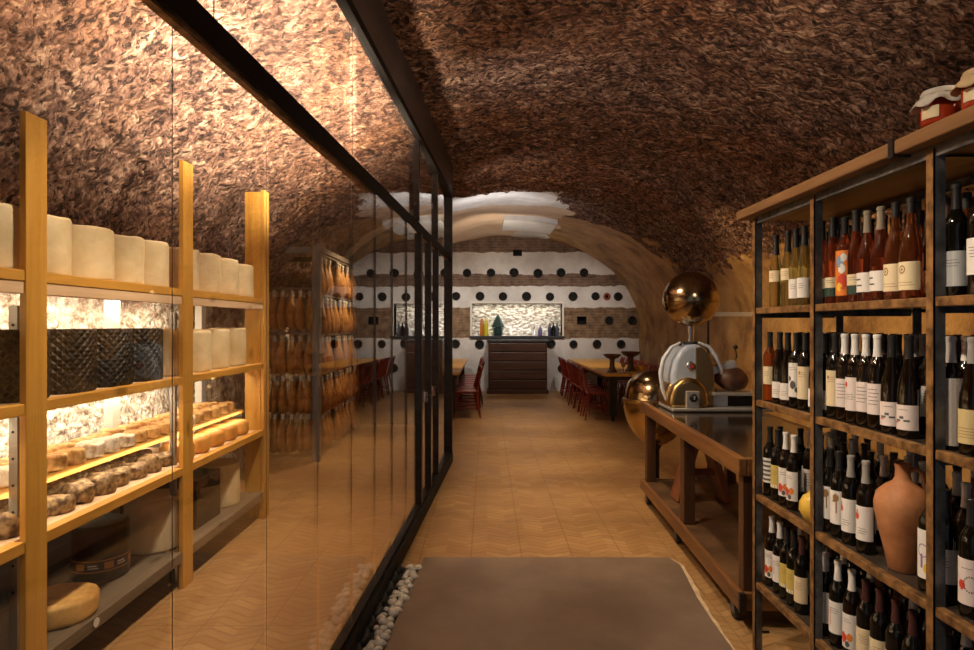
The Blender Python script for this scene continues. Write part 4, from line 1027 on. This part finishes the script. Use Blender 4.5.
spot((-1.0, 4.7, 2.9), (-1.35, 4.6, 0), 105, 72, 1, WARM); spot((-1.0, 3.0, 2.9), (-1.35, 3.0, 0), 80, 95, 1, WARM)
# main aisle
for y, p in ((3.6, 110), (4.9, 215), (6.3, 190), (7.7, 185), (9.1, 165), (10.6, 150)): spot((.68, y, 3.35), (.68, y+.1, 0), p, 54, 1, WARM)
for y, p in ((1.3, 115), (2.3, 115), (3.2, 85)): spot((-.3, y, 3.05), (1.45, y+.2, 1.1), p, 62, .9, WARM2, .05)
spot((-.3, 4.2, 3.1), (1.7, 5.2, 1.1), 120, 45, .9, WARM2)
spot((1.6, 7.2, 3.0), (3.6, 7.8, 1.2), 150, 90, 1, (1, .66, .3)); spot((1.9, 5.0, 2.7), (3.6, 5.6, 1.2), 150, 90, 1, (1, .66, .3))
spot((1.8, 12.0, 3.1), (2.3, 12.6, .8), 100, 70, 1, WARM); spot((-.6, 12.0, 3.1), (-.9, 12.6, .8), 80, 70, 1, WARM)
for x, p in ((-1.4, 80), (.4, 80), (2.1, 70)): spot((x*.9, 12.6, 2.8), (x, 15, 1.6), p, 86, 1, NEUT, .1)
# rock vault over the aisle: unseen uplights added near the shelving and partition head
for y, p in ((1.6, 36), (2.8, 28)): spot((1.55, y, 2.4), (.9, y+2.2, 3.6), p*1.15, 140, 1, (1, .77, .54), .05)
for y, p in ((4.5, 27), (7.5, 20)): spot((-.25, y, 2.9), (1.6, y+1.2, 3.4), p, 140, 1, (1, .84, .7), .15)
spot((0, 9.3, 2.6), (.2, 10.5, 3.7), 75, 120, 1, (.95, .92, .9)); spot((.1, 11.8, 2.5), (.2, 13, 3.8), 60, 110, 1, (1, .84, .64))
area(((NX0+NX1)/2, YB+.1, NZ1-.02), ((NX0+NX1)/2, YB+.25, NZ0), 7, 2.1, .05, (1, .9, .72))
area(((NX0+NX1)/2, YB+.06, NZ0+.03), ((NX0+NX1)/2, YB+.3, NZ1-.1), 7, 2.1, .04, (1, .94, .85))
w = bpy.data.worlds.new('World'); sc.world = w; w.use_nodes = True
w.node_tree.nodes['Background'].inputs[0].default_value = (.75, .82, 1, 1); w.node_tree.nodes['Background'].inputs[1].default_value = .14

# ------------------------------------------------------------------ camera
cd = bpy.data.cameras.new('camera'); cam = bpy.data.objects.new('camera', cd); C.objects.link(cam)
cam.location = (0, 0, CAMZ); cam.rotation_euler = (PI/2, 0, 0); cd.sensor_fit = 'HORIZONTAL'; cd.sensor_width = 36; cd.lens = 36*F/974; cd.clip_start = .02
sc.camera = cam
vs = sc.view_settings; vs.view_transform = 'Standard'; vs.look = 'None'; vs.gamma = 1; vs.use_curve_mapping = False; vs.exposure = .25

import re as _re
for o in bpy.data.objects:
    if o.parent is None and 'label' in o and len(_re.findall(r"[A-Za-z0-9][A-Za-z0-9'\u2019-]*", o['label'])) > 16: print('LONG', o['label'])
